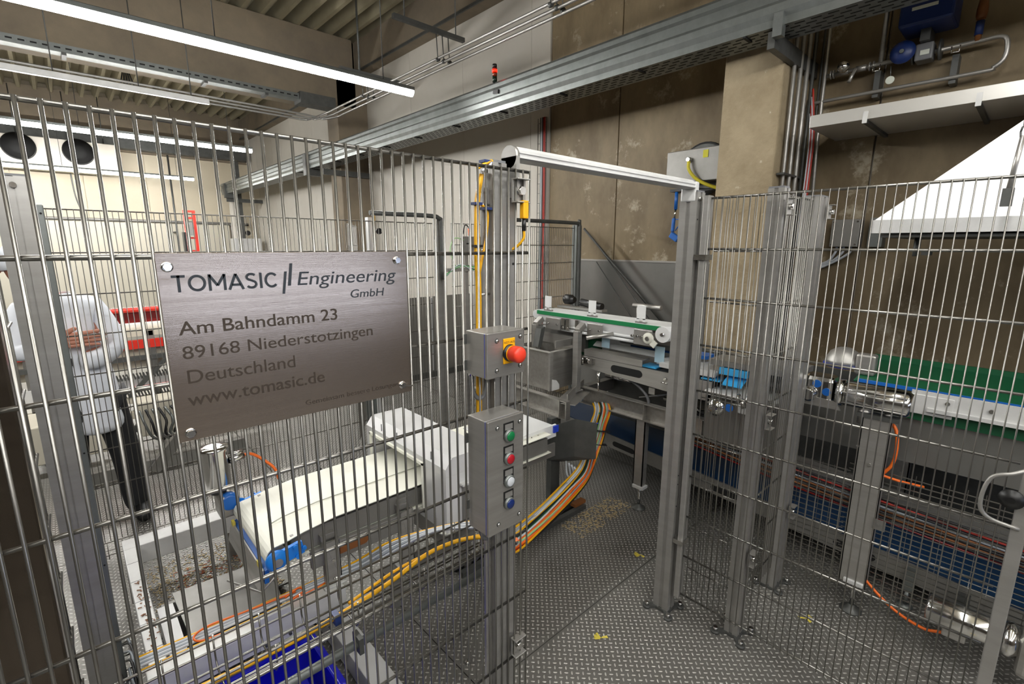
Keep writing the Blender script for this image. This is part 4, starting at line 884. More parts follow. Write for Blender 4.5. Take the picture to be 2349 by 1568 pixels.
MB().box(2.28, 2.44, 2.05, 2.06, .955, 1.0).box(2.44, 2.46, 2.0, 2.4, .94, 1.01).build('guide_sheet', M['steel'], hp)
MB().box(2.52, 2.56, 2.0, 2.5, .90, 1.04).build('back_plate', M['greysheet'], hp)
MB().prism([(2.30, 2.20, 1.06), (2.34, 2.20, 1.07), (2.30, 2.20, .93), (2.27, 2.20, .94)], (0, .05, 0)).build('deflector', M['galv_d'], hp)
# top conveyor with three white flags
tc = thing('top_conveyor', 'narrow top conveyor with green edged white belt along the wall', 'conveyor', (2.48, 1.85, 1.1))
MB().box(2.42, 2.60, 1.40, 2.36, 1.135, 1.160).build('belt_bed', M['green_belt'], tc)
MB().box(2.424, 2.596, 1.36, 2.34, 1.160, 1.163).build('belt_surface', M['white'], tc)
MB().cyl((2.41, 1.375, 1.118), (2.61, 1.375, 1.118), .045, 24).build('end_roller', M['white'], tc)
MB().cyl((2.40, 1.375, 1.118), (2.62, 1.375, 1.118), .010, 10).build('roller_shaft', M['chrome'], tc)
MB().cyl((2.43, 2.38, 1.13), (2.6, 2.38, 1.13), .03, 16).build('tail_roller', M['white'], tc)
MB().box(2.425, 2.432, 1.45, 2.35, 1.085, 1.135).build('side_plate', M['offwhite'], tc)
MB().box(2.59, 2.597, 1.45, 2.35, 1.085, 1.135).build('side_plate', M['offwhite'], tc)
for y0, y1 in ((1.78, 1.90), (2.13, 2.26)):
    MB().box(2.405, 2.413, y0, y1, 1.045, 1.125).build('mounting_plate', M['steel'], tc, bev=.003)
    for y in (y0 + .025, y1 - .025): MB().cyl((2.405, y, 1.085), (2.398, y, 1.085), .006, 8).build('bolt', M['chrome'], tc)
for y in (1.97, 2.05, 2.09): MB().box(2.405, 2.42, y, y + .03, 1.055, 1.13).cyl((2.40, y + .015, 1.07), (2.41, y + .015, 1.07), .008, 8).build('roller_bracket', M['chrome'], tc)
for z in (1.06, 1.085): MB().cyl((2.43, 1.50, z - .01), (2.43, 2.30, z - .01), .010, 10).build('return_roller', M['white'], tc)
MB().cyl((2.41, 1.70, 1.08), (2.30, 1.82, 1.05), .012, 12).build('cross_tube', M['steel'], tc)
MB().box(2.41, 2.418, 1.44, 1.56, 1.04, 1.13).build('drive_plate', M['steel'], tc, bev=.003)
MB().lathe((2.41, 1.46, 1.085), [(.034, 0), (.034, .008), (.026, .014), (.018, .016)], (-1, 0, 0), 20).build('flange_bearing', M['belt'], tc)
MB().lathe((2.394, 1.46, 1.085), [(.014, 0), (.012, .004)], (-1, 0, 0), 14).build('shaft_end', M['chrome'], tc)
MB().bar((2.405, 1.46, 1.085), (2.405, 1.41, 1.05), .012, .035).build('bearing_ear', M['belt'], tc)
for y in (1.50, 1.53, 1.565): MB().cyl((2.41, y, 1.09), (2.395, y, 1.09), .007, 8).build('bolt', M['chrome'], tc)
for y in (2.265, 1.885, 1.53):
    f = MB().box(2.43, 2.435, y - .028, y + .028, 1.185, 1.265).box(2.43, 2.435, y - .028, y - .012, 1.165, 1.19).box(2.43, 2.435, y + .012, y + .028, 1.165, 1.19).build('flag_plate', M['white'], tc)
    MB().box(2.425, 2.445, y - .035, y + .035, 1.163, 1.172).build('flag_base', M['steel'], f)
bm_ = thing('guide_motor', 'black motor lying behind the top conveyor', 'motor', (2.7, 2.2, 1.17))
MB().cyl((2.66, 2.16, 1.215), (2.66, 1.98, 1.195), .026, 14).build('motor_body', M['black'], bm_)
MB().lathe((2.66, 2.28, 1.225), [(.02, -.04), (.036, -.02), (.036, .03), (.02, .06)], (0, -1, 0), 16).build('gear_head', M['black'], bm_)
MB().box(2.62, 2.68, 1.95, 2.35, 1.165, 1.18).build('mount', M['steel'], bm_)
MB().cyl((2.70, 1.56, 1.225), (2.70, 1.76, 1.225), .016, 12).cyl((2.70, 1.72, 1.1), (2.70, 1.72, 1.225), .014, 10).build('grey_arm', M['steel'], bm_)
# lower infeed conveyor with slotted side plate
mc = thing('infeed_conveyor', 'stainless conveyor with black slot in its side plate, blue belts on top', 'conveyor', (2.55, 1.6, .8))
MB().prism([(2.42, 1.95, .905), (2.42, 1.08, .905), (2.42, 1.08, .80), (2.42, 1.28, .795), (2.42, 1.84, .825), (2.42, 1.93, .84)], (.006, 0, 0)).build('side_plate', M['steel'], mc)
MB().box(2.72, 2.726, 1.08, 1.95, .80, .905).build('side_plate', M['steel'], mc)
MB().prism([(2.4195, 1.605 + sx * .088 + .023 * math.cos(a), .862 + .023 * math.sin(a)) for sx, rr in ((1, (-90, 90)), (-1, (90, 270))) for a in np.radians(np.linspace(rr[0], rr[1], 7))], (-.001, 0, 0)).build('slot', M['dark'], mc)
MB().box(2.43, 2.72, 1.08, 1.92, .87, .905).build('belt_body', M['black'], mc)
MB().bar((2.46, 1.93, .945), (2.46, 1.50, .945), .08, .006).bar((2.425, 1.93, .925), (2.425, 1.50, .925), .006, .035).build('guide_rail', M['steel'], mc)
MB().slab([(2.50, 1.92, .96), (2.50, 1.46, .96), (2.54, 1.46, .985), (2.54, 1.92, .985)], .004).build('guide_rail', M['frame'], mc)
for y in (1.47, 1.28, 1.1):
    MB().box(2.44, 2.54, y - .05, y + .05, .907, .914).build('blue_belt_pad', M['bluelight'], mc)
MB().box(2.48, 2.70, 1.08, 1.44, .93, .955).box(2.44, 2.47, 1.08, 1.40, .925, .95).build('cover_plate', M['frame'], mc)
MB().box(2.60, 2.70, 1.2, 1.7, .975, .995).build('blue_rail', M['blue'], mc)
MB().lathe((2.42, 1.95, .875), [(.03, -.02), (.036, .0), (.03, .014), (.014, .022)], (-1, 0, 0), 18).build('end_bearing', M['chrome'], mc)
MB().lathe((2.42, 1.89, .88), [(.02, -.01), (.024, .01), (.01, .02)], (-1, 0, 0), 14).box(2.405, 2.42, 1.84, 1.93, .86, .90).build('bearing_block', M['chrome'], mc)
MB().cyl((2.41, 1.80, .82), (2.41, 1.80, .755), .010, 10).cyl((2.41, 1.80, .755), (2.41, 1.80, .70), .006, 8).build('adjuster_rod', M['chrome'], mc)
for y in (1.34, 1.30, 1.24): MB().cyl((2.42, y, .87), (2.40, y, .87), .007, 8).cyl((2.40, y + .02, .85), (2.40, y - .02, .85), .004, 6).build('clamp_screw', M['chrome'], mc)
MB().box(2.55, 2.6, 1.92, 2.10, .86, 1.0).build('green_panel', M['green_pan'], mc)
for y, z in ((1.80, 1.02), (1.42, .99)): MB().box(2.47, 2.474, y - .03, y + .03, z - .05, z + .045).build('pale_blue_plate', M['paleblue'], mc)
MB().cyl((2.62, 1.40, 1.03), (2.62, 1.40, 1.045), .03, 16).build('yellow_knob', M['ycable'], mc)
MB().box(2.55, 2.72, 1.3, 1.75, 1.0, 1.03).build('dark_bar', M['galv_d'], mc)
# dark machinery inside the frame
im = thing('inner_machinery', 'dark hoses and brackets inside the machine frame below infeed conveyor', 'machinery', (2.7, 1.5, .6))
MB().box(2.80, 2.86, .8, 2.0, .40, .80).build('back_sheet', M['galv_d'], im)
MB().tube([(2.5, 1.75, .80), (2.48, 1.60, .79), (2.46, 1.49, .74), (2.47, 1.47, .68), (2.5, 1.52, .64)], .008, 8).build('hose', M['grey'], im)
MB().box(2.46, 2.466, 1.43, 1.47, .745, .785).build('plate', M['steel'], im)
for k in range(5): MB().tube([(2.5, 1.36 - k * .03, .77), (2.52, 1.33 - k * .02, .72), (2.5, 1.30 - k * .03, .68), (2.55, 1.28 - k * .02, .64)], .006, 6).build('hose', M['redc' if k % 2 else 'bcable'], im)
MB().slab([(2.6, 1.62, .66), (2.7, 1.55, .66), (2.7, 1.45, .70), (2.6, 1.50, .70)], .004).build('white_sheet', M['white'], im)
MB().box(2.55, 2.75, 1.1, 1.35, .64, .68).build('cylinder_block', M['galv'], im)
MB().cyl((2.52, 1.15, .70), (2.52, 1.40, .72), .012, 10).build('air_cylinder', M['chrome'], im); MB().cyl((2.56, 1.65, .77), (2.56, 1.85, .77), .02, 10).build('air_cylinder', M['chrome'], im)
# grey box on post and cable bundle
gb = thing('terminal_box', 'grey steel terminal box under the frame beside coloured cables', 'control box', (2.15, 1.8, .3))
MB().add([(2.06, 1.90, .52), (2.14, 1.86, .50), (2.19, 1.63, .585), (2.12, 1.74, .60), (2.06, 1.90, .30), (2.14, 1.86, .28), (2.19, 1.63, .36), (2.12, 1.74, .36)], [(0, 1, 2, 3), (4, 5, 6, 7), (0, 1, 5, 4), (1, 2, 6, 5), (2, 3, 7, 6), (3, 0, 4, 7)]).build('housing', M['galv_d'], gb, bev=.003)
MB().bar((2.142, 1.858, .50), (2.192, 1.628, .585), .004, .006).build('seal', M['seal'], gb)
MB().bar((2.135, 1.865, .49), (2.135, 1.865, .285), .008, .008).build('hinge_rod', M['chrome'], gb)
MB().box(2.08, 2.16, 1.89, 1.93, .02, .565).build('support_post', M['galv_d'], gb)
cb = thing('cable_bundle', 'thick bundle of orange, green, yellow and grey cables sweeping to the frame', 'cable bundle', (1.9, 1.65, .25))
cols = ['gcable', 'ycable', 'gcable', 'dgreen_c', 'green_c', 'green_c', 'lime_c', 'orange', 'orange', 'orange', 'orange', 'redc', 'bcable', 'ycable', 'wcable', 'gcable', 'wcable', 'ycable', 'bcable', 'dgreen_c', 'wcable', 'orange', 'lime_c', 'gcable', 'orange', 'ycable']
for k, c in enumerate(cols):
    u = (k % 13) / 13 * 2 - 1; v = (k // 13) * .014
    d = Vector((.75, -.66, 0)) * u * .055
    P_ = [Vector((2.45, 1.80, .60)), Vector((2.42, 1.765, .56)), Vector((2.40, 1.78, .46)), Vector((2.39, 1.79, .37)), Vector((2.33, 1.78, .29)), Vector((2.17, 1.70, .25)), Vector((1.95, 1.63, .24)), Vector((1.6, 1.52, .25)), Vector((1.3, 1.42, .30)), Vector((1.08, 1.25, .50)), Vector((1.0, 1.1, .64))]
    pts = []
    for i, p in enumerate(P_):
        lat = d if i < 4 else Vector((0, 0, -1)) * u * .03 + Vector((.3, -.9, 0)) * u * .04
        j = Vector((random.uniform(-1, 1), random.uniform(-1, 1), random.uniform(-1, 1))) * .005
        pts.append(p + lat + j + Vector((-.2, -.3, .9)) * v)
    MB().tube(pts, .0055 if c != 'orange' else .0068, 6, steps=4).build('cable', M[c], cb)
for k in range(4): MB().tube([(2.14 - k * .01, 1.82 - k * .03, .30), (2.13, 1.80 - k * .03, .22), (2.10 - k * .03, 1.72 - k * .02, .20), (2.0 - k * .06, 1.62, .21)], .0065, 7).build('cable', M['wcable'], cb)
for q in ((2.40, 1.775, .45), (2.385, 1.785, .36)): MB().bar((q[0] - .045, q[1] + .03, q[2]), (q[0] + .05, q[1] - .05, q[2] - .015), .03, .004).build('cable_tie', M['bcable'], cb)
MB().box(2.12, 2.22, 1.72, 1.76, .031, .05).build('floor_bracket', M['stain'], cb)
fc = thing('floor_channel', 'low dark rail on the floor below the cable bundle', 'rail', (1.5, 1.48, 0))
MB().box(1.25, 2.20, 1.70, 1.73, .003, .03).build('rail_body', M['galv_d'], fc)
MB().box(1.25, 2.20, 1.76, 1.80, .003, .02).build('rail_body', M['dark'], fc)

# lower blue belt conveyor along the wall
lc = thing('lower_conveyor', 'low blue belt conveyor near the floor behind the machine legs', 'conveyor', (2.9, .9, .1))
def zc(y): return .20 + .075 * (y - .3)
MB().add([(2.65, -1.2, zc(-1.2)), (2.65, 2.4, zc(2.4)), (2.65, 2.4, zc(2.4) - .09), (2.65, -1.2, zc(-1.2) - .09), (2.66, -1.2, zc(-1.2)), (2.66, 2.4, zc(2.4)), (2.66, 2.4, zc(2.4) - .09), (2.66, -1.2, zc(-1.2) - .09)], [(0, 1, 2, 3), (4, 5, 6, 7), (0, 1, 5, 4), (1, 2, 6, 5), (2, 3, 7, 6), (3, 0, 4, 7)]).build('side_plate', M['greysheet'], lc)
MB().slab([(2.66, -1.2, zc(-1.2) + .0), (3.1, -1.2, zc(-1.2) + .05), (3.1, 2.4, zc(2.4) + .05), (2.66, 2.4, zc(2.4))], .006).build('belt', M['blue_belt'], lc)
MB().slab([(3.1, -1.2, zc(-1.2) + .05), (3.11, -1.2, zc(-1.2) + .13), (3.11, 2.4, zc(2.4) + .13), (3.1, 2.4, zc(2.4) + .05)], .006).build('side_rail', M['steel'], lc)
for y in (.42, 1.05, 1.75, 2.15):
    MB().prism([(2.6495, y + sx * .07 + .018 * math.cos(a), zc(y) - .05 + sx * .005 + .018 * math.sin(a)) for sx, rr in ((1, (-90, 90)), (-1, (90, 270))) for a in np.radians(np.linspace(rr[0], rr[1], 6))], (-.001, 0, 0)).build('slot', M['dark'], lc)
for y in (.20, 1.28, -.6):
    MB().box(2.615, 2.65, y - .02, y + .02, zc(y) - .12, zc(y) - .01).cyl((2.62, y, zc(y) - .12), (2.62, y, .01), .008, 8).lathe((2.62, y, 0), [(.03, 0), (.03, .006), (.01, .012)], (0, 0, 1), 12).build('support_foot', M['galv'], lc)
m2 = thing('drum_motor', 'horizontal ribbed steel motor at lower right corner', 'motor', (2.35, 0, .2))
MB().lathe((2.36, .115, .20), [(.045, 0), (.052, .008), (.052, .20), (.045, .21)], (0, -1, 0), 26).build('motor_body', M['chrome'], m2)
MB().lathe((2.36, -.10, .20), [(.06, 0), (.066, .02), (.05, .04), (.03, .05)], (0, -1, 0), 24).build('flange', M['chrome'], m2)
MB().box(2.33, 2.39, -.01, .06, .12, .16).build('terminal_box', M['steel'], m2, bev=.006)
MB().box(2.30, 2.42, -.26, -.14, .10, .26).build('gearbox', M['steel'], m2, bev=.02)
MB().lathe((2.30, -.19, .20), [(.03, 0), (.03, .006)], (-1, 0, 0), 18).build('blue_cap', M['blue'], m2)
MB().tube([(2.44, .395, .245), (2.42, .33, .17), (2.40, .22, .10), (2.37, .12, .09), (2.35, .07, .115), (2.35, .04, .13)], .006, 7).build('orange_cable', M['orange'], m2)
MB().box(2.40, 2.62, .0, .04, .15, .17).build('motor_bracket', M['galv_d'], m2)

# main green belt conveyor at right
gc = thing('green_belt_conveyor', 'wide grey conveyor with dark green trough along the wall at right', 'conveyor', (2.8, -.1, .6))
MB().box(2.62, 2.63, -1.5, .30, .93, 1.0).box(2.60, 2.62, -1.5, .24, .92, .935).build('side_rail', M['frame'], gc)
MB().box(2.64, 2.66, -1.5, .42, .865, .925).build('green_strip', M['green_pan'], gc)
MB().slab([(2.66, -1.5, .99), (2.66, .52, .99), (3.05, .52, 1.03), (3.05, -1.5, 1.03)], .006).build('belt', M['green_pan'], gc)
MB().box(3.05, 3.06, -1.5, .52, .96, 1.055).build('back_plate', M['green_pan'], gc)
MB().box(2.655, 2.665, -1.5, .50, .985, 1.0).build('blue_edge', M['blue'], gc)
MB().box(2.66, 2.67, -1.5, .98, .66, .88).build('side_panel', M['clad'], gc)
MB().box(3.24, 3.25, -1.5, 2.4, .0, .9).build('rear_panel', M['galv_d'], gc)
MB().box(2.615, 2.62, .16, .30, .90, .985).build('cover_plate', M['frame'], gc, bev=.004)
for y in (.18, .05, -.12): MB().cyl((2.62, y, .965), (2.61, y, .965), .008, 10).build('bolt', M['chrome'], gc)
leg(2.395, .37, .135, .90, gc, wx=.10)
MB().box(2.39, 2.45, .30, .44, .90, .915).build('top_flange', M['galv_d'], gc)
MB().box(2.44, 2.66, .33, .41, .80, .88).build('support_arm', M['greysheet'], gc)
MB().cyl((2.395, .37, .70), (2.39, .37, .70), .008, 8).cyl((2.395, .42, .77), (2.39, .42, .77), .006, 8).build('bolt', M['chrome'], gc)
leg(3.17, .37, .135, .90, gc, wx=.10)
# gear motor
gm = thing('gear_motor', 'polished horizontal gear motor with blue caps beside the green conveyor', 'motor', (2.45, .5, .95))
MB().lathe((2.44, .50, .975), [(.042, 0), (.053, .004), (.053, .215), (.044, .23)], (0, -1, 0), 28).build('motor_body', M['chrome'], gm)
MB().lathe((2.44, .525, .975), [(.058, 0), (.058, .022), (.046, .025)], (0, -1, 0), 28).build('flange', M['chrome'], gm)
for z in (.945, .99, 1.01): MB().cyl((2.39, .50, z), (2.39, .28, z), .003, 6).build('cooling_rib', M['steel'], gm)
MB().box(2.40, 2.50, .535, .66, .915, 1.04).build('gearbox', M['chrome'], gm, bev=.022)
MB().lathe((2.40, .625, .955), [(.032, 0), (.032, .018), (.024, .022), (.024, .03)], (-1, 0, 0), 22).build('output_hub', M['chrome'], gm)
for y, z in ((.60, 1.005), (.56, .975)): MB().lathe((2.40, y, z), [(.017, 0), (.017, .005)], (-1, 0, 0), 18).build('blue_cap', M['blue'], gm)
MB().slab([(2.405, .66, .905), (2.405, .50, .905), (2.405, .52, .94), (2.405, .64, .945)], .01).build('torque_arm', M['steel'], gm)
MB().cyl((2.44, .42, .94), (2.44, .42, .86), .026, 14).cyl((2.44, .34, .93), (2.44, .34, .895), .014, 10).build('terminal_box', M['steel'], gm)
MB().tube([(2.44, .35, .90), (2.43, .31, .87), (2.42, .295, .80), (2.42, .30, .72), (2.42, .33, .66), (2.44, .36, .60)], .0065, 7).build('orange_cable', M['orange'], gm)
MB().tube([(2.42, .33, .66), (2.46, .27, .64), (2.52, .20, .62)], .0055, 7).build('orange_cable', M['orange'], gm)
dm = thing('clear_dome', 'shiny domed grey cover with blue ring above the gear motor', 'cover', (2.75, .58, 1.02))
MB().lathe((2.80, .60, 1.03), [(.08, 0), (.078, .02), (.06, .06), (.03, .08), (.0, .085)], (0, 0, 1), 24).build('dome', M['post'], dm)
MB().lathe((2.80, .60, 1.02), [(.084, 0), (.084, .012)], (0, 0, 1), 24).build('blue_ring', M['seal'], dm)
MB().box(2.74, 2.80, .46, .54, 1.0, 1.10).build('latch', M['steel'], dm, bev=.01)
# parts seen through the short panel
rw = thing('roller_unit', 'cluster of steel rollers with sky blue covers behind the short mesh panel', 'roller unit', (2.5, .95, .9))
MB().box(2.45, 2.60, .92, 1.06, .95, .985).build('sky_blue_cover', M['bluelight'], rw)
MB().slab([(2.42, .93, .905), (2.42, 1.03, .905), (2.50, 1.03, .945), (2.50, .93, .945)], .004).build('sky_blue_cover', M['bluelight'], rw)
for k in range(7): MB().lathe((2.38, .93 - k * .022, .86 - (k % 2) * .02), [(.02, 0), (.026, .006), (.026, .012), (.02, .018)], (.2, -1, .1), 14).build('roller', M['chrome'], rw)
MB().lathe((2.36, 1.02, .80), [(.045, 0), (.045, .012), (.035, .016), (.03, .03), (.012, .034)], (-1, 0, 0), 22).build('round_housing', M['chrome'], rw)
MB().lathe((2.35, .95, .815), [(.02, 0), (.02, .006)], (-1, 0, 0), 14).build('blue_cap', M['blue'], rw)
MB().box(2.38, 2.60, .75, 1.10, .845, .87).box(2.40, 2.5, .78, .93, .78, .84).build('housing', M['frame'], rw, bev=.006)
MB().box(2.42, 2.43, .72, 1.10, .60, .84).build('grey_panel', M['clad'], rw)
MB().box(2.46, 2.7, .70, 1.12, .99, 1.02).build('top_rail', M['greysheet'], rw)
MB().cyl((2.55, .86, .96), (2.55, .80, .96), .03, 14).build('black_knob', M['black'], rw)
bh = thing('hose_bundle', 'row of brown and red hoses under the conveyors behind the mesh', 'hoses', (2.6, .8, .55))
for k in range(9): MB().tube([(2.5, 1.25 - k * .004, .60 - k * .012), (2.48, .9, .575 - k * .012), (2.47, .6, .555 - k * .012), (2.47, .2, .53 - k * .012), (2.47, -.6, .49 - k * .012)], .005, 6).build('hose', M[('bcable', 'redc', 'bcable', 'gcable', 'stain', 'bcable', 'stain', 'bcable', 'redglass')[k]], bh)
# fine wire guard
gd = thing('wire_guard', 'fine rectangular wire guard in front of the lower conveyor', 'guard', (2.40, .67, 0))
gh = protomesh(MB().bar((0, 0, 0), (0, -.24, 0), .0032, .0036), 'guard_wire', M['wire'])
gh2 = protomesh(MB().bar((0, 0, 0), (0, -1.3, 0), .0032, .0036), 'guard_wire', M['wire'])
gvv = protomesh(MB().bar((0, 0, 0), (0, 0, .58), .0022, .0022), 'guard_wire', M['wire'])
for k in range(24): inst('guard_wire', gh, gd, (-.012, 0, .09 + k * .0245)); inst('guard_wire', gh2, gd, (.06, -.22, .12 + k * .0235))
for k in range(6): inst('guard_wire', gvv, gd, (-.012, -k * .045, .08))
for k in range(24): inst('guard_wire', gvv, gd, (.06, -.24 - k * .052, .10))
MB().box(2.385, 2.39, .285, .33, .43, .475).cyl((2.385, .31, .455), (2.38, .31, .455), .005, 8).build('latch_plate', M['greysheet'], gd)
# sensor bracket plate near far post
sb = thing('sensor_bracket', 'grey junction plate with green and orange wires near the slim far post', 'junction box', (2.3, 2.9, 1.5))
MB().box(2.43, 2.60, 2.80, 2.82, 1.515, 1.645).build('plate', M['greysheet'], sb, bev=.002)
MB().box(2.47, 2.50, 2.82, 2.85, 0, 1.60).build('upright', M['steel'], sb)
MB().box(2.30, 2.75, 2.80, 2.83, 1.40, 1.425).build('arm', M['steel'], sb)
for k, c in enumerate(('green_c', 'lime_c', 'wcable', 'bcable', 'green_c', 'wcable')): MB().tube([(2.28, 2.80, 1.38 - k * .003), (2.4, 2.79, 1.435 + k * .003), (2.55, 2.79, 1.43 - k * .006), (2.75, 2.79, 1.43 + k * .004), (2.85, 2.8, 1.36)], .0045, 6).build('cable', M[c], sb)
MB().tube([(2.44, 2.79, 1.62), (2.36, 2.79, 1.63), (2.32, 2.79, 1.55), (2.36, 2.79, 1.44)], .004, 6).build('cable', M['lime_c'], sb)
MB().tube([(2.44, 2.80, 1.66), (2.45, 2.79, 1.72), (2.48, 2.79, 1.71), (2.49, 2.79, 1.66)], .004, 6).build('cable', M['bcable'], sb)
MB().cyl((2.49, 2.79, 1.65), (2.485, 2.79, 1.70), .008, 8).build('plug', M['orange'], sb)
for x in (2.46, 2.52, 2.58): MB().box(x, x + .012, 2.798, 2.80, 1.53, 1.536).build('label', M['paper'], sb)
MB().box(2.47, 2.49, 2.798, 2.80, 1.59, 1.60).build('slot', M['dark'], sb)
sb.location.x -= .325; sb.location.z += .022

# ================================================================== MACHINES BEHIND THE FAR FENCE, LEFT
rm = thing('red_edged_machine', 'cream and red machine behind the person in white coat', 'machine', (.4, 5.0, 0))
MB().box(-.6, 1.3, 5.0, 5.5, .86, .92).build('cream_rail', M['cream'], rm)
MB().box(-.6, 1.3, 4.98, 5.02, .76, .83).build('red_rail', M['red'], rm)
MB().box(-.6, 1.3, 5.2, 5.25, .95, 1.08).build('dark_red_rail', M['redglass'], rm)
MB().cyl((-.6, 5.18, 1.06), (1.3, 5.18, 1.06), .02, 10).build('red_tube', M['red'], rm)
MB().box(-.6, 1.3, 5.1, 5.16, .58, .74).build('cream_panel', M['cream'], rm)
MB().box(-.6, 1.3, 4.96, 5.0, .665, .70).build('dark_bar', M['galv_d'], rm)
MB().bar((.58, 4.94, .68), (.28, 4.94, .38), .03, .03).bar((.60, 4.9, .30), (.1, 4.9, -.0), .03, .05).build('brace', M['galv_d'], rm)
MB().box(-.6, 1.3, 5.0, 5.4, .30, .36).box(-.6, 1.3, 4.95, 5.0, .18, .24).build('cream_rail', M['cream'], rm)
cb_ = protomesh(MB().bar((0, 0, 0), (.012, 0, -.05), .012, .012), 'comb_tooth', M['galv_d'])
for k in range(24): inst('comb_tooth', cb_, rm, wloc(rm, (.15 + k * .022, 4.97, .56))); inst('comb_tooth', cb_, rm, wloc(rm, (.18 + k * .022, 4.93, .42)))
MB().box(-.6, 1.3, 4.98, 5.0, .43, .53).build('white_panel', M['offwhite'], rm)
MB().box(.3, 1.3, 4.97, 4.98, .44, .446).build('red_line', M['red'], rm)
for x in (-.3, .45, 1.1): MB().box(x, x + .05, 5.0, 5.05, 0, .9).build('leg', M['greysheet'], rm)
MB().box(.30, .62, 4.6, 4.8, .12, .40).build('grey_body', M['cream'], rm, bev=.01)
for k in range(9): MB().tube([(.3 + k * .04, 4.55, .35), (.32 + k * .045, 4.5, .25), (.35 + k * .03, 4.5, .15), (.4 + k * .03, 4.5, .10)], .01, 6).build('hose', M['bcable' if k % 2 else 'galv'], rm)
MB().box(-.2, .9, 4.1, 4.14, .02, .10).build('floor_rail', M['clad'], rm)
MB().bar((.62, 4.1, .40), (.30, 4.1, .02), .05, .07).build('grey_strut', M['greysheet'], rm)
MB().box(-.5, .1, 4.5, 4.9, .10, .38).build('cream_box', M['cream'], rm, bev=.01)
MB().lathe((.05, 4.4, .45), [(.03, 0), (.045, .03), (.02, .05)], (1, 0, .4), 14).build('steel_knob', M['chrome'], rm)

# ================================================================== PERSON
def skin(name, joints, edges, m, parent=None, label=None, sub=2):
    """one continuous skinned surface: joints = {key: ((x,y,z), radius or (rx, ry))}"""
    keys = list(joints); me = bpy.data.meshes.new(name)
    inv = MW[parent.name].inverted() if parent is not None else Matrix()
    me.from_pydata([inv @ Vector(joints[k][0]) for k in keys], [(keys.index(a), keys.index(b)) for a, b in edges], [])
    me.materials.append(m); o = bpy.data.objects.new(name, me); COL.objects.link(o); MW[o.name] = Matrix(); 
    if parent is not None: o.parent = parent; MW[o.name] = MW[parent.name].copy()
    s = o.modifiers.new('skin', 'SKIN'); s.use_smooth_shade = True; s.branch_smoothing = .3
    for i, k in enumerate(keys):
        r = joints[k][1]; me.skin_vertices[0].data[i].radius = r if isinstance(r, tuple) else (r, r)
        me.skin_vertices[0].data[i].use_root = (i == 0)
    o.modifiers.new('smooth', 'SUBSURF').levels = sub; o.modifiers['smooth'].render_levels = sub
    if label: o['label'] = label
    return o
ps = thing('person', 'person in white coat and dark trousers, arms crossed, behind the far fence', 'person', (.02, 3.5, 0))
J = dict(pelvis=((.03, 3.50, .80), (.13, .10)), waist=((.02, 3.50, .95), (.12, .09)), chest=((.0, 3.49, 1.14), (.15, .10)), upper=((-.03, 3.48, 1.26), (.13, .09)), neck=((-.10, 3.47, 1.36), .05), chin=((-.125, 3.44, 1.42), .068), head=((-.135, 3.44, 1.50), (.08, .092)), crown=((-.14, 3.45, 1.57), (.06, .07)),
    ls=((.10, 3.48, 1.27), .055), le=((.165, 3.40, 1.05), .042), lw=((.02, 3.33, 1.02), .03), rs=((-.17, 3.48, 1.27), .055), re=((-.22, 3.38, 1.05), .042), rw=((-.06, 3.31, 1.12), .03), 
    p1=((-.02, 3.295, 1.15), .014), p2=((-.02, 3.29, 1.132), .015), p3=((-.02, 3.29, 1.114), .015), p4=((-.02, 3.295, 1.098), .014),
    k1=((.04, 3.282, 1.158), .0125), k2=((.045, 3.278, 1.138), .013), k3=((.042, 3.28, 1.118), .0125), k4=((.034, 3.285, 1.10), .0115),
    f1=((.085, 3.276, 1.164), .0095), f2=((.092, 3.272, 1.142), .0098), f3=((.088, 3.275, 1.119), .0095), f4=((.072, 3.28, 1.098), .0085),
    f1b=((.125, 3.282, 1.168), .0078), f2b=((.137, 3.28, 1.145), .008), f3b=((.13, 3.282, 1.119), .0078), f4b=((.103, 3.286, 1.094), .007), th=((-.015, 3.285, 1.172), .013), thb=((.02, 3.275, 1.19), .0105),
    lh=((.10, 3.50, .78), .085), lk=((.135, 3.48, .42), .055), la=((.15, 3.50, .07), .03), lt=((.17, 3.38, .035), .02), rh=((-.07, 3.50, .78), .085), rkn=((-.09, 3.48, .42), .055), ra=((-.10, 3.50, .07), .03), rt=((-.11, 3.38, .035), .02))
E_ = [('pelvis', 'waist'), ('waist', 'chest'), ('chest', 'upper'), ('upper', 'neck'), ('neck', 'chin'), ('chin', 'head'), ('head', 'crown'), ('upper', 'ls'), ('ls', 'le'), ('le', 'lw'), ('upper', 'rs'), ('rs', 're'), ('re', 'rw'), ('rw', 'p1'), ('rw', 'p2'), ('rw', 'p3'), ('rw', 'p4'), ('p1', 'k1'), ('p2', 'k2'), ('p3', 'k3'), ('p4', 'k4'), ('k1', 'f1'), ('k2', 'f2'), ('k3', 'f3'), ('k4', 'f4'), ('f1', 'f1b'), ('f2', 'f2b'), ('f3', 'f3b'), ('f4', 'f4b'), ('rw', 'th'), ('th', 'thb'),
    ('pelvis', 'lh'), ('lh', 'lk'), ('lk', 'la'), ('la', 'lt'), ('pelvis', 'rh'), ('rh', 'rkn'), ('rkn', 'ra'), ('ra', 'rt')]
skin('body', J, E_, M['skin'], ps)
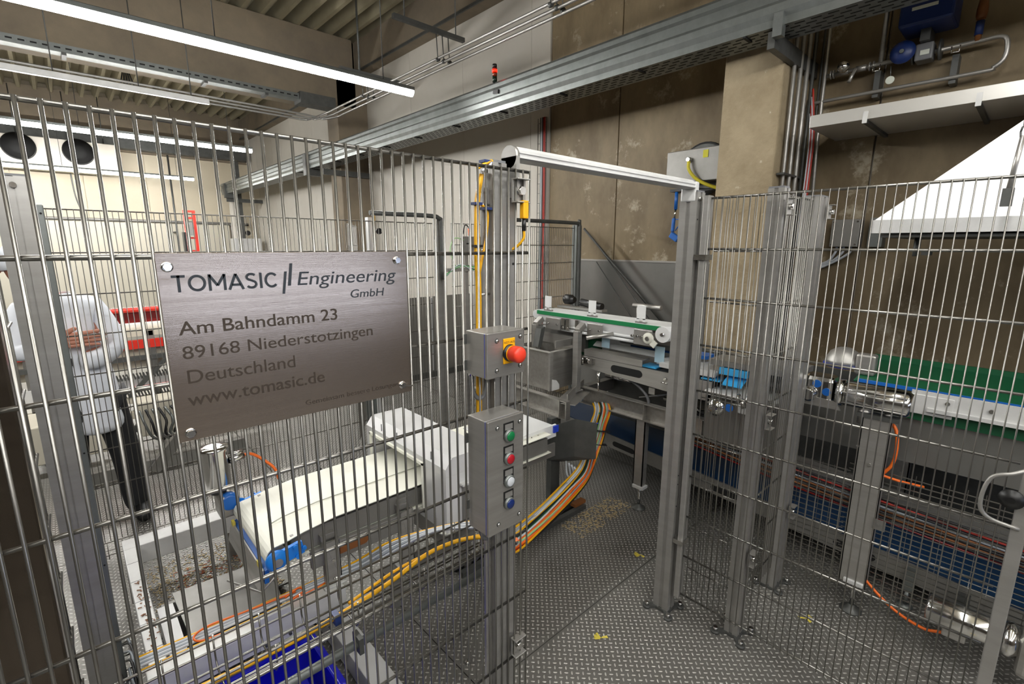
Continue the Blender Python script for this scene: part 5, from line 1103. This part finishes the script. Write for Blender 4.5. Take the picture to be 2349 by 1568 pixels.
C = dict(hip=((.045, 3.50, .78), (.165, .125)), hem=((.06, 3.50, .56), (.17, .13)), waist=((.03, 3.50, .95), (.135, .11)), chest=((.0, 3.49, 1.13), (.165, .12)), up=((-.03, 3.48, 1.27), (.13, .10)), col=((-.05, 3.47, 1.345), .065),
    ls=((.105, 3.48, 1.275), .07), lm=((.15, 3.44, 1.16), .062), le=((.175, 3.395, 1.055), .06), lf=((.10, 3.34, 1.01), .055), lw=((.0, 3.325, 1.0), .045), rs=((-.175, 3.48, 1.275), .07), rm=((-.21, 3.43, 1.16), .06), re=((-.225, 3.38, 1.06), .056), rw=((-.09, 3.325, 1.11), .045))
skin('coat', C, [('hip', 'hem'), ('hip', 'waist'), ('waist', 'chest'), ('chest', 'up'), ('up', 'col'), ('up', 'ls'), ('ls', 'lm'), ('lm', 'le'), ('le', 'lf'), ('lf', 'lw'), ('up', 'rs'), ('rs', 'rm'), ('rm', 're'), ('re', 'rw')], M['coat'], ps, label='long white work coat')
T = dict(p=((.03, 3.50, .76), (.13, .11)), lh=((.10, 3.50, .72), .095), lk=((.14, 3.48, .42), .075), la=((.158, 3.49, .03), .064), rh=((-.07, 3.50, .72), .095), rk=((-.09, 3.48, .42), .075), ra=((-.10, 3.49, .03), .064))
skin('trousers', T, [('p', 'lh'), ('lh', 'lk'), ('lk', 'la'), ('p', 'rh'), ('rh', 'rk'), ('rk', 'ra')], M['trousers'], ps)
for x in (.17, -.11):
    skin('shoe', dict(h=((x - .01, 3.53, .055), .055), m=((x, 3.45, .055), .055), t=((x + .01, 3.35, .03), (.042, .03))), [('h', 'm'), ('m', 't')], M['shoe'], ps)
MB().lathe((-.137, 3.445, 1.475), [(.092, 0), (.098, .03), (.09, .08), (.06, .12), (.0, .135)], (0, .1, 1), 24).build('hair_cap', M['coat'], ps)
for dx in (-.03, .03): MB().lathe((-.135 + dx, 3.357, 1.50), [(.011, -.006), (.009, .002), (0, .005)], (0, -1, 0), 12).build('eye', M['white'], ps)
MB().lathe((-.135, 3.36, 1.455), [(.016, -.02), (.013, .01), (.004, .022)], (0, -1, -.3), 10).build('nose', M['skin'], ps)
MB().box(-.158, -.112, 3.362, 3.375, 1.424, 1.432).build('mouth', M['redc'], ps, bev=.003)
for dx in (-.085, .085): MB().lathe((-.135 + dx, 3.445, 1.49), [(.006, -.012), (.026, 0), (.006, .012)], (1 if dx > 0 else -1, 0, 0), 12).build('ear', M['skin'], ps)
MB().box(-.08, -.02, 3.362, 3.372, .98, 1.02).build('belt_pouch', M['black'], ps)
